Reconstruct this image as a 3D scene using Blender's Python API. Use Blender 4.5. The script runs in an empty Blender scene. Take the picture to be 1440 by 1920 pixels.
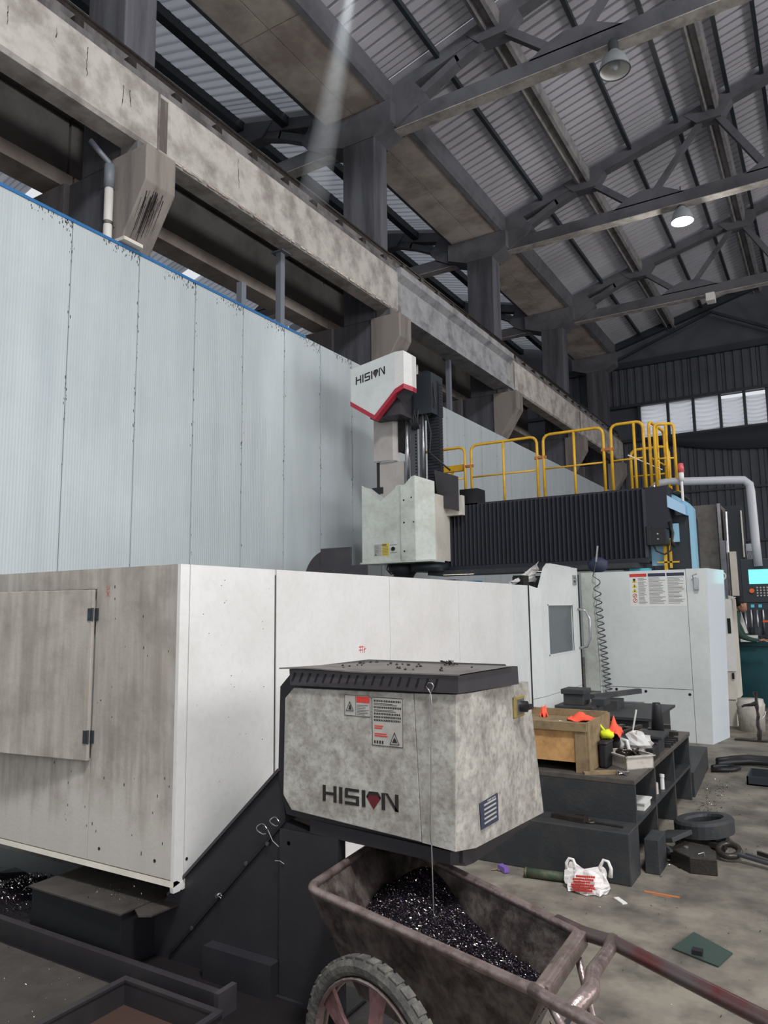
import bpy, bmesh, math, random
from mathutils import Vector, Matrix
random.seed(7)
C = bpy.context.scene.collection
SC = bpy.context.scene
PI = math.pi

# ------------------------------------------------------------ camera
cd = bpy.data.cameras.new('camera'); cam = bpy.data.objects.new('camera', cd); C.objects.link(cam)
cd.sensor_fit = 'VERTICAL'; cd.sensor_height = 24.0; cd.lens = 1385.3/1920*24.0
cd.clip_start = 0.05; cd.clip_end = 400
cam.matrix_world = Matrix(((0.85511, 0.077704, 0.51259, 0), (0.518305, -0.10507, -0.848717, 0), (-0.012091, 0.991424, -0.130121, 1.6), (0, 0, 0, 1)))
SC.camera = cam
SC.view_settings.view_transform = 'Standard'; SC.view_settings.look = 'None'
SC.view_settings.gamma = 1.0; SC.view_settings.use_curve_mapping = False
SC.view_settings.exposure = 0.0

# ------------------------------------------------------------ daylight
W = bpy.data.worlds.new('overcast_sky'); SC.world = W; W.use_nodes = True
bg = W.node_tree.nodes['Background']; bg.inputs[0].default_value = (0.92, 0.95, 1.0, 1); bg.inputs[1].default_value = 0.8

def area(name, loc, target, sx, sy, power, col):
    l = bpy.data.lights.new(name, 'AREA'); l.shape = 'RECTANGLE'; l.size = sx; l.size_y = sy; l.energy = power; l.color = col
    o = bpy.data.objects.new(name, l); C.objects.link(o); o.location = loc
    o.rotation_euler = (Vector(target)-Vector(loc)).to_track_quat('-Z', 'Y').to_euler()
    return o
# daylight that falls in through the window band of the right-hand wall and the open end behind the camera
area('window_daylight_right', (15.5, 6, 6.5), (-7, 8, 6.8), 34, 5, 2700, (1.0, 0.98, 0.98))
# roof light high above and behind the camera: the key light (it throws the hatch's shadow downwards)
area('roof_light', (2.6, -0.9, 12.2), (-3.6, 4, 1.5), 1.7, 1.7, 1900, (0.97, 0.99, 1.0))
area('gate_daylight_rear', (1, -9, 4.2), (-4, 10, 3.0), 16, 6, 120, (0.93, 0.96, 1.0))

# ------------------------------------------------------------ materials
def lin(c):
    return tuple(((v/255)/12.92 if v/255 <= 0.04045 else (((v/255)+0.055)/1.055)**2.4) for v in c)+(1,)
M = {}
def mat(name, col, rough=0.6, metal=0.0, dirt=None, amt=0.4, sc=3.0, streak=False, bump=0.0, bsc=30.0, lo=0.45, hi=0.7, spec=None, dirt2=None, amt2=0.0, sc2=12.0, emis=0, wave=None, zdirt=None):
    m = bpy.data.materials.new(name); m.use_nodes = True; nt = m.node_tree; N = nt.nodes; L = nt.links
    p = N['Principled BSDF']; p.inputs['Roughness'].default_value = rough; p.inputs['Metallic'].default_value = metal
    if spec is not None: p.inputs['Specular IOR Level'].default_value = spec
    base = lin(col); p.inputs['Base Color'].default_value = base
    geo = N.new('ShaderNodeNewGeometry')
    src = None
    def layer(prev, dcol, a, scale, st, lo, hi):
        mp = N.new('ShaderNodeMapping'); mp.inputs['Scale'].default_value = (scale, scale, scale*(0.1 if st else 1)); L.new(geo.outputs['Position'], mp.inputs[0])
        nz = N.new('ShaderNodeTexNoise'); nz.inputs['Scale'].default_value = 1.0; nz.inputs['Detail'].default_value = 6; nz.inputs['Roughness'].default_value = 0.62
        L.new(mp.outputs[0], nz.inputs['Vector'])
        mr = N.new('ShaderNodeMapRange'); mr.inputs['From Min'].default_value = lo; mr.inputs['From Max'].default_value = hi; mr.inputs['To Max'].default_value = a; mr.clamp = True
        L.new(nz.outputs['Fac'], mr.inputs['Value'])
        if zdirt:   # grime thins out towards the bottom edge of the sheet
            sx = N.new('ShaderNodeSeparateXYZ'); L.new(geo.outputs['Position'], sx.inputs[0])
            ad = N.new('ShaderNodeMath'); ad.operation = 'MULTIPLY_ADD'; ad.inputs[1].default_value = 0.9; L.new(nz.outputs['Fac'], ad.inputs[0]); L.new(sx.outputs['Z'], ad.inputs[2])
            zr_ = N.new('ShaderNodeMapRange'); zr_.inputs['From Min'].default_value = zdirt[0]; zr_.inputs['From Max'].default_value = zdirt[1]; zr_.inputs['To Min'].default_value = 0.15; L.new(ad.outputs[0], zr_.inputs['Value'])
            mu = N.new('ShaderNodeMath'); mu.operation = 'MULTIPLY'; L.new(mr.outputs[0], mu.inputs[0]); L.new(zr_.outputs[0], mu.inputs[1]); mr = mu
        mx = N.new('ShaderNodeMix'); mx.data_type = 'RGBA'; L.new(mr.outputs[0], mx.inputs['Factor'])
        if prev is None: mx.inputs['A'].default_value = base
        else: L.new(prev, mx.inputs['A'])
        mx.inputs['B'].default_value = lin(dcol)
        return mx.outputs['Result']
    if dirt: src = layer(src, dirt, amt, sc, streak, lo, hi)
    if dirt2: src = layer(src, dirt2, amt2, sc2, False, 0.46, 0.82)
    if src is not None: L.new(src, p.inputs['Base Color'])
    hsrc = None
    if bump:
        nz = N.new('ShaderNodeTexNoise'); nz.inputs['Scale'].default_value = bsc; nz.inputs['Detail'].default_value = 4; L.new(geo.outputs['Position'], nz.inputs['Vector'])
        hsrc = nz.outputs['Fac']
    if wave:   # fine rolled ribs along one axis
        wv = N.new('ShaderNodeTexWave'); wv.bands_direction = wave[0]; wv.inputs['Scale'].default_value = wave[1]; L.new(geo.outputs['Position'], wv.inputs['Vector'])
        hsrc = wv.outputs['Fac']
    if hsrc is not None:
        b = N.new('ShaderNodeBump'); b.inputs['Strength'].default_value = bump or 0.3; b.inputs['Distance'].default_value = 0.01 if bump else 0.0035
        L.new(hsrc, b.inputs['Height']); L.new(b.outputs[0], p.inputs['Normal'])
    if emis:
        p.inputs['Emission Color'].default_value = base; p.inputs['Emission Strength'].default_value = emis
    M[name] = m; return m

mat('concrete_beam', (184, 178, 172), 0.85, dirt=(118, 110, 105), amt=0.75, sc=2.6, bump=0.5, bsc=18, dirt2=(90, 84, 78), amt2=0.35, sc2=6, lo=0.42, hi=0.66)
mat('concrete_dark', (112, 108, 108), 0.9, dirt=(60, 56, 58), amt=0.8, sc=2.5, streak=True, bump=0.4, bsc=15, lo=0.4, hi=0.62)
mat('concrete_truss', (92, 92, 97), 0.9, dirt=(56, 56, 62), amt=0.6, sc=2, bump=0.3, bsc=12)
mat('concrete_slab', (204, 193, 184), 0.9, dirt=(150, 136, 128), amt=0.8, sc=1.1, bump=0.3, bsc=10, lo=0.4, hi=0.62)
mat('stain', (40, 34, 34), 0.9)
mat('panel_white', (182, 189, 191), 0.38, 0.0, dirt=(160, 170, 176), amt=0.5, sc=4.0, streak=True, bump=0.0, wave=('Y', 9.0), lo=0.42, hi=0.7, dirt2=(205, 214, 220), amt2=0.3, sc2=0.9)
mat('blue_trim', (40, 105, 160), 0.5)
mat('sheet_dark', (74, 76, 84), 0.7, dirt=(52, 53, 60), amt=0.6, sc=0.8)
mat('netting', (232, 232, 236), 0.8)
mat('tarp', (42, 44, 52), 0.8)
mat('enamel_clean', (220, 218, 216), 0.32, dirt=(198, 196, 190), amt=0.5, sc=2.2, bump=0.05, bsc=3, dirt2=(170, 168, 160), amt2=0.22, sc2=30)
mat('enamel_dirty', (196, 189, 181), 0.5, dirt=(138, 129, 120), amt=0.85, sc=11.0, streak=True, bump=0.08, bsc=60, lo=0.22, hi=0.66, dirt2=(122, 112, 103), amt2=0.8, sc2=5, zdirt=(1.05, 1.35))
mat('enamel_worn', (186, 183, 175), 0.5, dirt=(130, 124, 117), amt=0.85, sc=11, bump=0.1, bsc=60, lo=0.36, hi=0.66, dirt2=(88, 82, 78), amt2=0.75, sc2=38)
mat('enamel_head', (204, 208, 200), 0.4, dirt=(160, 164, 150), amt=0.6, sc=3, dirt2=(110, 110, 100), amt2=0.25, sc2=18)
mat('enamel_grey', (212, 216, 214), 0.35, dirt=(186, 190, 188), amt=0.5, sc=1.5, dirt2=(160, 160, 156), amt2=0.2, sc2=14)
mat('enamel_cream', (214, 208, 196), 0.45, dirt=(180, 172, 158), amt=0.5, sc=3)
mat('charcoal_paint', (58, 55, 60), 0.5, dirt=(74, 70, 70), amt=0.5, sc=6, bump=0.1, bsc=60)
mat('charcoal_dust', (112, 108, 104), 0.8, dirt=(78, 74, 72), amt=0.7, sc=7, bump=0.2, bsc=60)
mat('conveyor_black', (36, 35, 40), 0.5, dirt=(48, 43, 44), amt=0.6, sc=3, bump=0.1, bsc=25)
mat('black', (26, 26, 30), 0.5)
mat('gap_black', (12, 12, 14), 0.8)
mat('bellows', (32, 33, 43), 0.6)
mat('logo_black', (34, 28, 28), 0.5)
mat('logo_red', (96, 26, 32), 0.45)
mat('red_trim', (168, 44, 62), 0.4)
mat('sticker_silver', (176, 172, 166), 0.5, dirt=(140, 136, 130), amt=0.5, sc=20)
mat('sticker_white', (222, 222, 218), 0.5)
mat('print_grey', (110, 108, 104), 0.7)
mat('print_red', (200, 60, 52), 0.6)
mat('print_black', (38, 36, 36), 0.6)
mat('print_navy', (46, 52, 74), 0.6)
mat('print_yellow', (214, 190, 60), 0.6)
mat('yellow_paint', (226, 176, 44), 0.45, dirt=(176, 124, 40), amt=0.5, sc=9)
mat('steel', (178, 178, 182), 0.3, 0.9, dirt=(120, 118, 116), amt=0.4, sc=10)
mat('steel_dark', (96, 96, 100), 0.45, 0.7)
mat('wire_steel', (170, 168, 166), 0.35, 0.8)
mat('cast_iron', (52, 55, 58), 0.55, 0.2, dirt=(82, 76, 70), amt=0.5, sc=8, bump=0.2, bsc=50)
mat('cast_iron_top', (90, 84, 79), 0.5, 0.2, dirt=(60, 56, 54), amt=0.7, sc=12, bump=0.2, bsc=60)
mat('oily_iron', (58, 54, 52), 0.35, 0.5, dirt=(88, 80, 70), amt=0.5, sc=14, bump=0.3, bsc=60)
mat('cart_steel', (98, 87, 84), 0.5, 0.35, dirt=(50, 41, 39), amt=0.9, sc=9, bump=0.4, bsc=40, lo=0.4, hi=0.6, dirt2=(150, 142, 134), amt2=0.6, sc2=16)
mat('cart_rim', (150, 134, 130), 0.35, 0.6, dirt=(80, 62, 60), amt=0.8, sc=14, bump=0.3, bsc=50)
mat('rubber', (70, 68, 66), 0.85, dirt=(120, 116, 106), amt=0.7, sc=24, bump=0.6, bsc=60)
mat('wheel_pink', (136, 98, 100), 0.5, 0.2, dirt=(70, 50, 50), amt=0.8, sc=18, bump=0.3, bsc=60)
mat('handle_red', (98, 54, 54), 0.35, 0.4, dirt=(92, 84, 84), amt=0.95, sc=5, lo=.4, hi=.56)
mat('chips_base', (30, 24, 32), 0.35, 0.6, bump=1.0, bsc=120)
mat('chip_dark', (46, 38, 48), 0.3, 0.9)
mat('chip_bright', (214, 208, 198), 0.2, 1.0)
mat('wood_light', (196, 152, 98), 0.7, dirt=(140, 96, 56), amt=0.6, sc=9, dirt2=(90, 60, 40), amt2=0.4, sc2=30)
mat('wood_grey', (138, 118, 88), 0.8, dirt=(86, 70, 52), amt=0.7, sc=12)
mat('orange_cloth', (240, 92, 66), 0.8)
mat('yellow_cloth', (214, 226, 30), 0.7)
mat('maroon', (104, 30, 58), 0.7)
mat('plastic_bag', (226, 222, 220), 0.45, dirt=(196, 190, 188), amt=0.5, sc=30, bump=0.5, bsc=60)
mat('clear_plastic', (196, 194, 192), 0.3)
mat('tub_plastic', (188, 182, 174), 0.5, dirt=(140, 130, 120), amt=0.5, sc=22)
mat('green_tube', (56, 74, 54), 0.6, dirt=(106, 92, 76), amt=0.8, sc=30, bump=0.3, bsc=50)
mat('green_plate', (52, 72, 66), 0.4, 0.2, dirt=(72, 78, 70), amt=0.6, sc=8)
mat('purple', (120, 96, 170), 0.4)
mat('teal_paint', (22, 74, 82), 0.4)
mat('teal_light', (90, 190, 210), 0.35)
mat('pale_blue', (150, 196, 220), 0.4)
mat('blue_paint', (120, 160, 190), 0.35)
mat('machine_dark', (40, 46, 52), 0.5)
mat('screen', (120, 236, 232), 0.3, emis=0.8)
mat('enamel_ram', (172, 166, 162), 0.45, dirt=(146, 140, 134), amt=0.5, sc=4)
mat('lamp_white', (255, 250, 246), 0.3, emis=14)
mat('strip_light', (255, 236, 214), 0.3, emis=7)
mat('lamp_shade', (168, 176, 178), 0.4)
mat('lamp_outer', (70, 72, 76), 0.5)
mat('pipe_white', (214, 210, 204), 0.4)
mat('pipe_grey', (176, 178, 184), 0.4)
mat('post_grey', (112, 116, 124), 0.5)
mat('green_jacket', (42, 66, 58), 0.85)
mat('trousers', (34, 36, 44), 0.85)
mat('skin', (176, 130, 106), 0.6)
mat('hair', (24, 20, 20), 0.7)
mat('beacon_red', (214, 96, 96), 0.3)
mat('orange_knob', (220, 100, 40), 0.4)
mat('brass', (150, 132, 78), 0.5, 0.3)
mat('brown_pit', (62, 42, 34), 0.8)
mat('rust_orange', (176, 108, 62), 0.8)

# window glass in the inspection door: smoky pane
g = bpy.data.materials.new('smoked_glass'); g.use_nodes = True; p = g.node_tree.nodes['Principled BSDF']
p.inputs['Base Color'].default_value = lin((84, 92, 94)); p.inputs['Roughness'].default_value = 0.2; M['smoked_glass'] = g

def sheet_mat(name, col, trans, tcol):
    m = bpy.data.materials.new(name); m.use_nodes = True; nt = m.node_tree; N = nt.nodes; L = nt.links
    out = N['Material Output']; p = N['Principled BSDF']; p.inputs['Roughness'].default_value = 0.75
    geo = N.new('ShaderNodeNewGeometry'); nz = N.new('ShaderNodeTexNoise'); nz.inputs['Scale'].default_value = 0.5; nz.inputs['Detail'].default_value = 5
    L.new(geo.outputs['Position'], nz.inputs['Vector'])
    mx = N.new('ShaderNodeMix'); mx.data_type = 'RGBA'; mx.inputs['A'].default_value = lin(col); mx.inputs['B'].default_value = lin(tuple(int(c*0.72) for c in col))
    L.new(nz.outputs['Fac'], mx.inputs['Factor']); L.new(mx.outputs['Result'], p.inputs['Base Color'])
    t = N.new('ShaderNodeBsdfTranslucent'); t.inputs[0].default_value = lin(tcol)
    ms = N.new('ShaderNodeMixShader'); ms.inputs[0].default_value = trans
    L.new(p.outputs[0], ms.inputs[1]); L.new(t.outputs[0], ms.inputs[2]); L.new(ms.outputs[0], out.inputs['Surface'])
    M[name] = m
sheet_mat('roof_grey', (214, 212, 218), 0.07, (200, 200, 210))
sheet_mat('roof_light', (200, 202, 208), 0.6, (220, 222, 228))
# netting over the far windows, lit from the sky behind it
sheet_mat('net_cloth', (225, 225, 230), 0.65, (245, 245, 250))

# ground: oily workshop concrete
fm = mat('floor_concrete', (136, 129, 117), 0.6, dirt=(88, 82, 77), amt=0.85, sc=2.1, bump=0.35, bsc=22, lo=0.40, hi=0.62, dirt2=(44, 40, 38), amt2=0.8, sc2=5)
mat('floor_black', (30, 27, 28), 0.4, bump=.2, bsc=30)
mat('column_grey', (92, 92, 98), .9, dirt=(54, 54, 60), amt=.8, sc=3, streak=True, bump=.4, bsc=15, lo=.4, hi=.62)
mat('hose_grey', (72, 72, 78), .5)
mat('chamfer_gloss', (214, 222, 228), .12)
mat('deck_iron', (70, 66, 62), .5, .2, dirt=(44, 40, 40), amt=.7, sc=7, bump=.2, bsc=60)
mat('purlin_grey', (132, 130, 130), .9, dirt=(78, 76, 78), amt=.7, sc=4)

# ------------------------------------------------------------ mesh helpers
class B:
    def __init__(s): s.v = []; s.f = []; s.mi = []; s.cur = 0
    def add(s, vs, fs):
        n = len(s.v); s.v += [tuple(v) for v in vs]
        for f in fs: s.f.append(tuple(i+n for i in f)); s.mi.append(s.cur)
        return s
    def box(s, x0, x1, y0, y1, z0, z1):
        return s.add([(x0,y0,z0),(x1,y0,z0),(x1,y1,z0),(x0,y1,z0),(x0,y0,z1),(x1,y0,z1),(x1,y1,z1),(x0,y1,z1)],
                     [(0,3,2,1),(4,5,6,7),(0,1,5,4),(1,2,6,5),(2,3,7,6),(3,0,4,7)])
    def obox(s, c, u, v, w, a, b, d):   # oriented box: centre, three unit axes, full sizes
        c = Vector(c); u = Vector(u)*a/2; v = Vector(v)*b/2; w = Vector(w)*d/2
        P = [c-u-v-w, c+u-v-w, c+u+v-w, c-u+v-w, c-u-v+w, c+u-v+w, c+u+v+w, c-u+v+w]
        return s.add(P, [(0,3,2,1),(4,5,6,7),(0,1,5,4),(1,2,6,5),(2,3,7,6),(3,0,4,7)])
    def loft(s, A, Bp):                 # two loops of equal length, closed with caps
        n = len(A); fs = [(i, (i+1) % n, n+(i+1) % n, n+i) for i in range(n)]
        return s.add(list(A)+list(Bp), fs+[tuple(range(n-1, -1, -1)), tuple(range(n, 2*n))])
    def pxz(s, pts, y0, y1): return s.loft([(x, y0, z) for x, z in pts], [(x, y1, z) for x, z in pts])
    def pyz(s, pts, x0, x1): return s.loft([(x0, y, z) for y, z in pts], [(x1, y, z) for y, z in pts])
    def pxy(s, pts, z0, z1): return s.loft([(x, y, z0) for x, y in pts], [(x, y, z1) for x, y in pts])
    def quad(s, a, b, c, d): return s.add([a, b, c, d], [(0, 1, 2, 3)])
    def bar(s, p, q, w, h, up=(0, 0, 1)):
        p = Vector(p); q = Vector(q); d = (q-p); L = d.length; d.normalize()
        sd = d.cross(Vector(up)); sd = sd.normalized() if sd.length > 1e-4 else Vector((1, 0, 0)); u = sd.cross(d)
        return s.obox((p+q)/2, d, sd, u, L, w, h)
    def tube(s, pts, r, n=8, closed=False, caps=True):
        P = [Vector(p) for p in pts]; k = len(P); rs = r if isinstance(r, (list, tuple)) else [r]*k
        rings = []; prev = None
        for i in range(k):
            a = P[i-1] if (i > 0 or closed) else P[i]; b = P[(i+1) % k] if (i < k-1 or closed) else P[i]
            t = (b-a).normalized()
            if prev is None:
                ref = Vector((0, 0, 1)) if abs(t.z) < 0.9 else Vector((1, 0, 0)); e = t.cross(ref).normalized()
            else:
                e = prev - t*prev.dot(t); e = e.normalized() if e.length > 1e-5 else t.orthogonal().normalized()
            prev = e; g_ = t.cross(e)
            rings.append([P[i]+(e*math.cos(2*PI*j/n)+g_*math.sin(2*PI*j/n))*rs[i] for j in range(n)])
        vs = [v for R_ in rings for v in R_]; fs = []
        for i in range(k if closed else k-1):
            o0 = i*n; o1 = ((i+1) % k)*n
            fs += [(o0+j, o0+(j+1) % n, o1+(j+1) % n, o1+j) for j in range(n)]
        if not closed and caps: fs += [tuple(range(n-1, -1, -1)), tuple((k-1)*n+j for j in range(n))]
        return s.add(vs, fs)
    def cyl(s, p, q, r, n=16, r2=None): return s.tube([p, q], [r, r if r2 is None else r2], n)
    def lathe(s, c, prof, n=20, ax=(0, 0, 1)):   # prof = [(radius, height)...] along ax
        ax = Vector(ax).normalized(); e = ax.orthogonal().normalized(); g_ = ax.cross(e); c = Vector(c); vs = []; fs = []
        for r, h in prof:
            vs += [c+ax*h+(e*math.cos(2*PI*j/n)+g_*math.sin(2*PI*j/n))*max(r, 1e-4) for j in range(n)]
        for i in range(len(prof)-1):
            fs += [(i*n+j, i*n+(j+1) % n, (i+1)*n+(j+1) % n, (i+1)*n+j) for j in range(n)]
        return s.add(vs, fs)
    def blob(s, c, rx, ry, rz, n=10, m=7, jit=0.0, seed=0):
        rd = random.Random(seed); vs = []; fs = []
        for i in range(m+1):
            th = PI*i/m
            for j in range(n):
                k = 1+jit*(rd.random()-0.5); ph = 2*PI*j/n
                vs.append((c[0]+rx*k*math.sin(th)*math.cos(ph), c[1]+ry*k*math.sin(th)*math.sin(ph), c[2]+rz*k*math.cos(th)))
        for i in range(m):
            fs += [(i*n+j, (i+1)*n+j, (i+1)*n+(j+1) % n, i*n+(j+1) % n) for j in range(n)]
        return s.add(vs, fs)

def root_of(o):
    while o.parent: o = o.parent
    return o
def obj(name, b, m, parent=None, smooth=False, bevel=0.0, rot=None):
    """link B as ONE mesh object; world-space vertices are moved into the thing's own space"""
    if parent is not None: off = Vector(root_of(parent).location)
    else:
        xs = [v[0] for v in b.v]; ys = [v[1] for v in b.v]; zs = [v[2] for v in b.v]
        off = Vector(((min(xs)+max(xs))/2, (min(ys)+max(ys))/2, min(zs)))
    me = bpy.data.meshes.new(name); me.from_pydata([tuple(Vector(v)-off) for v in b.v], [], b.f)
    bm = bmesh.new(); bm.from_mesh(me); bmesh.ops.recalc_face_normals(bm, faces=bm.faces); bm.to_mesh(me); bm.free()
    ms = m if isinstance(m, (list, tuple)) else [m]
    for k in ms: me.materials.append(M[k])
    if len(ms) > 1: me.polygons.foreach_set('material_index', b.mi)
    if smooth: me.polygons.foreach_set('use_smooth', [True]*len(me.polygons))
    me.update()
    o = bpy.data.objects.new(name, me); C.objects.link(o)
    if parent is not None: o.parent = parent
    else: o.location = off
    if bevel:
        md = o.modifiers.new('bevel', 'BEVEL'); md.width = bevel; md.segments = 2; md.limit_method = 'ANGLE'
    return o
def tag(o, label, cat, group=None, kind=None):
    if label: o['label'] = label
    if cat: o['category'] = cat
    if group: o['group'] = group
    if kind: o['kind'] = kind
    return o
def thing(name, loc, label, cat, group=None):
    o = bpy.data.objects.new(name, None); C.objects.link(o); o.location = loc; o.empty_display_size = 0.1
    return tag(o, label, cat, group)
def struct(name, b, m, **k):
    o = obj(name, b, m, **k); o['kind'] = 'structure'; return o
def part_label(o, s): o['label'] = s; return o
def dup(root, delta, label, group=None):
    r = root.copy(); C.objects.link(r); r.location = Vector(root.location)+Vector(delta)
    if label: r['label'] = label
    if group: r['group'] = group
    for ch in list(root.children):
        c = ch.copy(); C.objects.link(c); c.parent = r
        for g2 in list(ch.children):
            d = g2.copy(); C.objects.link(d); d.parent = c
    return r
# ============================================================ SETTING
b = B(); b.box(-24, 20, -11, 31, -0.15, 0); struct('floor', b, 'floor_concrete')
# left partition of white sandwich panels, 0.94 m each
WX = -7.0; WT = 5.97
b = B(); b.box(WX-0.10, WX-0.035, -3.6, 29.9, 0, WT-0.02); wl = struct('wall_left', b, 'panel_white')
k = 0; y = 4.9-0.94*9
while y < 29:
    b = B(); b.box(WX-0.035, WX, y+0.006, y+0.934, 0, WT); q = obj('panel', b, 'panel_white', wl); y += 0.94; k += 1
# speckled mould and scuffs along the joints and the top edge (flat marks with real thickness of film)
rd = random.Random(3); b = B()
for j in range(14):
    ys = 4.9+0.94*j
    for t in range(26):
        zz = rd.choice([rd.uniform(2, WT), rd.gauss(5.2, .5), rd.gauss(3.9, .15)]); zz = min(zz, WT-0.02)
        yy = ys+rd.gauss(0, 0.014); s = rd.uniform(0.003, 0.010); b.box(WX, WX+0.001, yy-s*.5, yy+s*.5, zz-s*1.8, zz+s*1.8)
    if j < 7:
        for t in range(46):
            yy = ys-rd.random()**1.6*0.55; zz = WT-abs(rd.gauss(0, .07))-0.01; s = rd.uniform(0.003, 0.009); b.box(WX, WX+0.001, yy-s*.6, yy+s*.6, zz-s*2, min(zz+s*2, WT))
o = obj('mould_speckle', b, 'stain', wl); o['kind'] = 'stuff'
b = B(); b.box(WX-0.11, WX+0.012, 2.0, 9.2, WT, WT+0.022); b.box(WX, WX+0.012, 2.0, 9.2, WT-0.014, WT); struct('trim_1', b, 'blue_trim')

# back wall: dark corrugated cladding with a netted window strip
BY = 30.0
def win_z(x): return 0.0
b = B(); b.box(-24, 20, BY+0.08, BY+0.14, 0, 8.2); b.box(-24, -6.1, BY+0.08, BY+0.14, 8.2, 9.5); b.box(-24, 20, BY+0.08, BY+0.14, 9.5, 17)
wb = struct('wall_back', b, 'sheet_dark')
def corr_y(x0, x1, z0, z1, y, pitch=0.3):
    b = B(); x = x0
    while x < x1-0.01:
        e = min(pitch, x1-x)
        b.pxy([(x, y), (x+e*.35, y), (x+e*.45, y-0.05), (x+e*.9, y-0.05), (x+e, y), (x+e, y+0.05), (x, y+0.05)], z0, z1); x += e
    return b
x = -10.2
while x < 6:
    obj('cladding_sheet', corr_y(x, x+1.18, 0, 3.9, BY), 'sheet_dark', wb); obj('cladding_sheet', corr_y(x, x+1.18, 3.95, 8.0, BY), 'sheet_dark', wb)
    obj('cladding_sheet', corr_y(x, x+1.18, 9.62, 11.1, BY-0.1), 'sheet_dark', wb); x += 1.2
b = B(); b.box(-24, 20, BY-0.3, BY+0.05, 11.1, 11.35); b.box(-24, 20, BY-0.2, BY, 9.5, 9.62); b.box(-24, 20, BY-0.16, BY, 8.08, 8.2)
b.box(-24, 20, BY-0.15, BY+0.02, 3.88, 3.97); b.box(-24, 20, BY-0.15, BY+0.02, 5.85, 5.93); obj('girt', b, 'machine_dark', wb)
# window strip: panes of netting between mullions
b = B()
for x in (-6.1, -5.02, -4.09, -3.15, -2.31, -1.55, -0.6, 0.4, 1.4, 2.4, 3.4, 4.4, 5.4, 6.4): b.box(x-0.05, x+0.05, BY-0.12, BY+0.02, 8.2, 9.5)
wn = struct('window_1', b, 'machine_dark')
rd = random.Random(5)
xs = (-6.1, -5.02, -4.09, -3.15, -2.31, -1.55, -0.6, 0.4, 1.4, 2.4, 3.4, 4.4, 5.4, 6.4)
for i in range(len(xs)-1):
    b = B(); x0, x1 = xs[i]+.05, xs[i+1]-.05; top = 9.5-(0.16 if i in (3, 4) else 0); n = 22; K = 5; vs = []
    for r in range(n+1):
        z = 8.2+(top-8.2)*r/n
        for c in range(K+1):
            u = c/K; vs.append((x0+(x1-x0)*u, BY+0.0+0.035*math.sin(r*2.1+i+u*1.2)+0.012*rd.random(), z-0.05*math.sin(PI*u)*(1 if 0 < r < n else 0)))
    b.add(vs, [(r*(K+1)+c, r*(K+1)+c+1, (r+1)*(K+1)+c+1, (r+1)*(K+1)+c) for r in range(n) for c in range(K)])
    obj('net_pane', b, 'net_cloth', wn)
# sagging dark tarpaulin hung below the window strip
b = B(); vs = []; K = 24
for r in range(5):
    for c in range(K+1):
        u = c/K; x = -5.6+11*u; sag = 0.75*math.sin(PI*min(1, u*1.25))**0.8 if u < .8 else 0.05
        vs.append((x, BY-0.25-0.25*math.sin(PI*r/4), 8.12-(r/4)*(0.12+sag)))
b.add(vs, [(r*(K+1)+c, r*(K+1)+c+1, (r+1)*(K+1)+c+1, (r+1)*(K+1)+c) for r in range(4) for c in range(K)])
tag(obj('tarpaulin', b, 'tarp', smooth=True), 'dark sagging tarpaulin hung along the bottom of the far window strip', 'tarpaulin')
# right-hand wall (out of the frame) with an open window band, and the far wall of the left bay
b = B(); b.box(19.8, 20, -11, 31, 0, 3.6); b.box(19.8, 20, -11, 31, 9.2, 12.6); struct('wall_right', b, 'sheet_dark')
b = B(); b.box(-24, -23.8, -11, 31, 0, 7.4); b.box(-24, -23.8, -11, 31, 10.0, 13); struct('wall_far_left', b, 'sheet_dark')
b = B(); b.box(-24, -8, -11.1, -11, 0, 17); b.box(-24, 20, -11.1, -11, 9, 17); b.box(9, 20, -11.1, -11, 0, 9); struct('wall_front', b, 'sheet_dark')

# ------------------------------------------------------------ roof
def zr(x):                                    # underside of the roof sheets, both bays, valley over the columns
    if x >= -7.6: return 12.20+0.27*(x+6.5) if x < 6.5 else 12.20+0.27*(19.5-x)
    return 12.20+0.27*(-8.7-x) if x > -16.3 else 12.20+0.27*(-8.7+16.3-(-16.3-x))
def corr_sheet(xa, xb, y0, w, n):             # trapezoid roof sheet: flats with upstanding ribs, runs down the slope
    b = B(); p = w/n; prof = []
    for i in range(n):
        y = y0+i*p
        prof += [(y, 0), (y+p*.705, 0), (y+p*.71, .16), (y+p*.985, .16), (y+p*.99, 0)]
    vs = []
    for x in (xa, xb):
        for y, h in prof: vs.append((x, y, zr(x)+h))
    m = len(prof); b.add(vs, [(i, i+1, m+i+1, m+i) for i in range(m-1)]); return b
b = B()
for xa, xb in ((-6.55, 6.5), (6.5, 19.9), (-8.65, -16.3), (-16.3, -23.9)):     # ridge and eaves flashings
    pass
b.box(6.3, 6.7, -11, 31, zr(6.5)+0.08, zr(6.5)+0.12); b.box(-16.5, -16.1, -11, 31, zr(-16.3)+0.08, zr(-16.3)+0.12)
ce = struct('ceiling', b, 'roof_grey')
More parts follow.
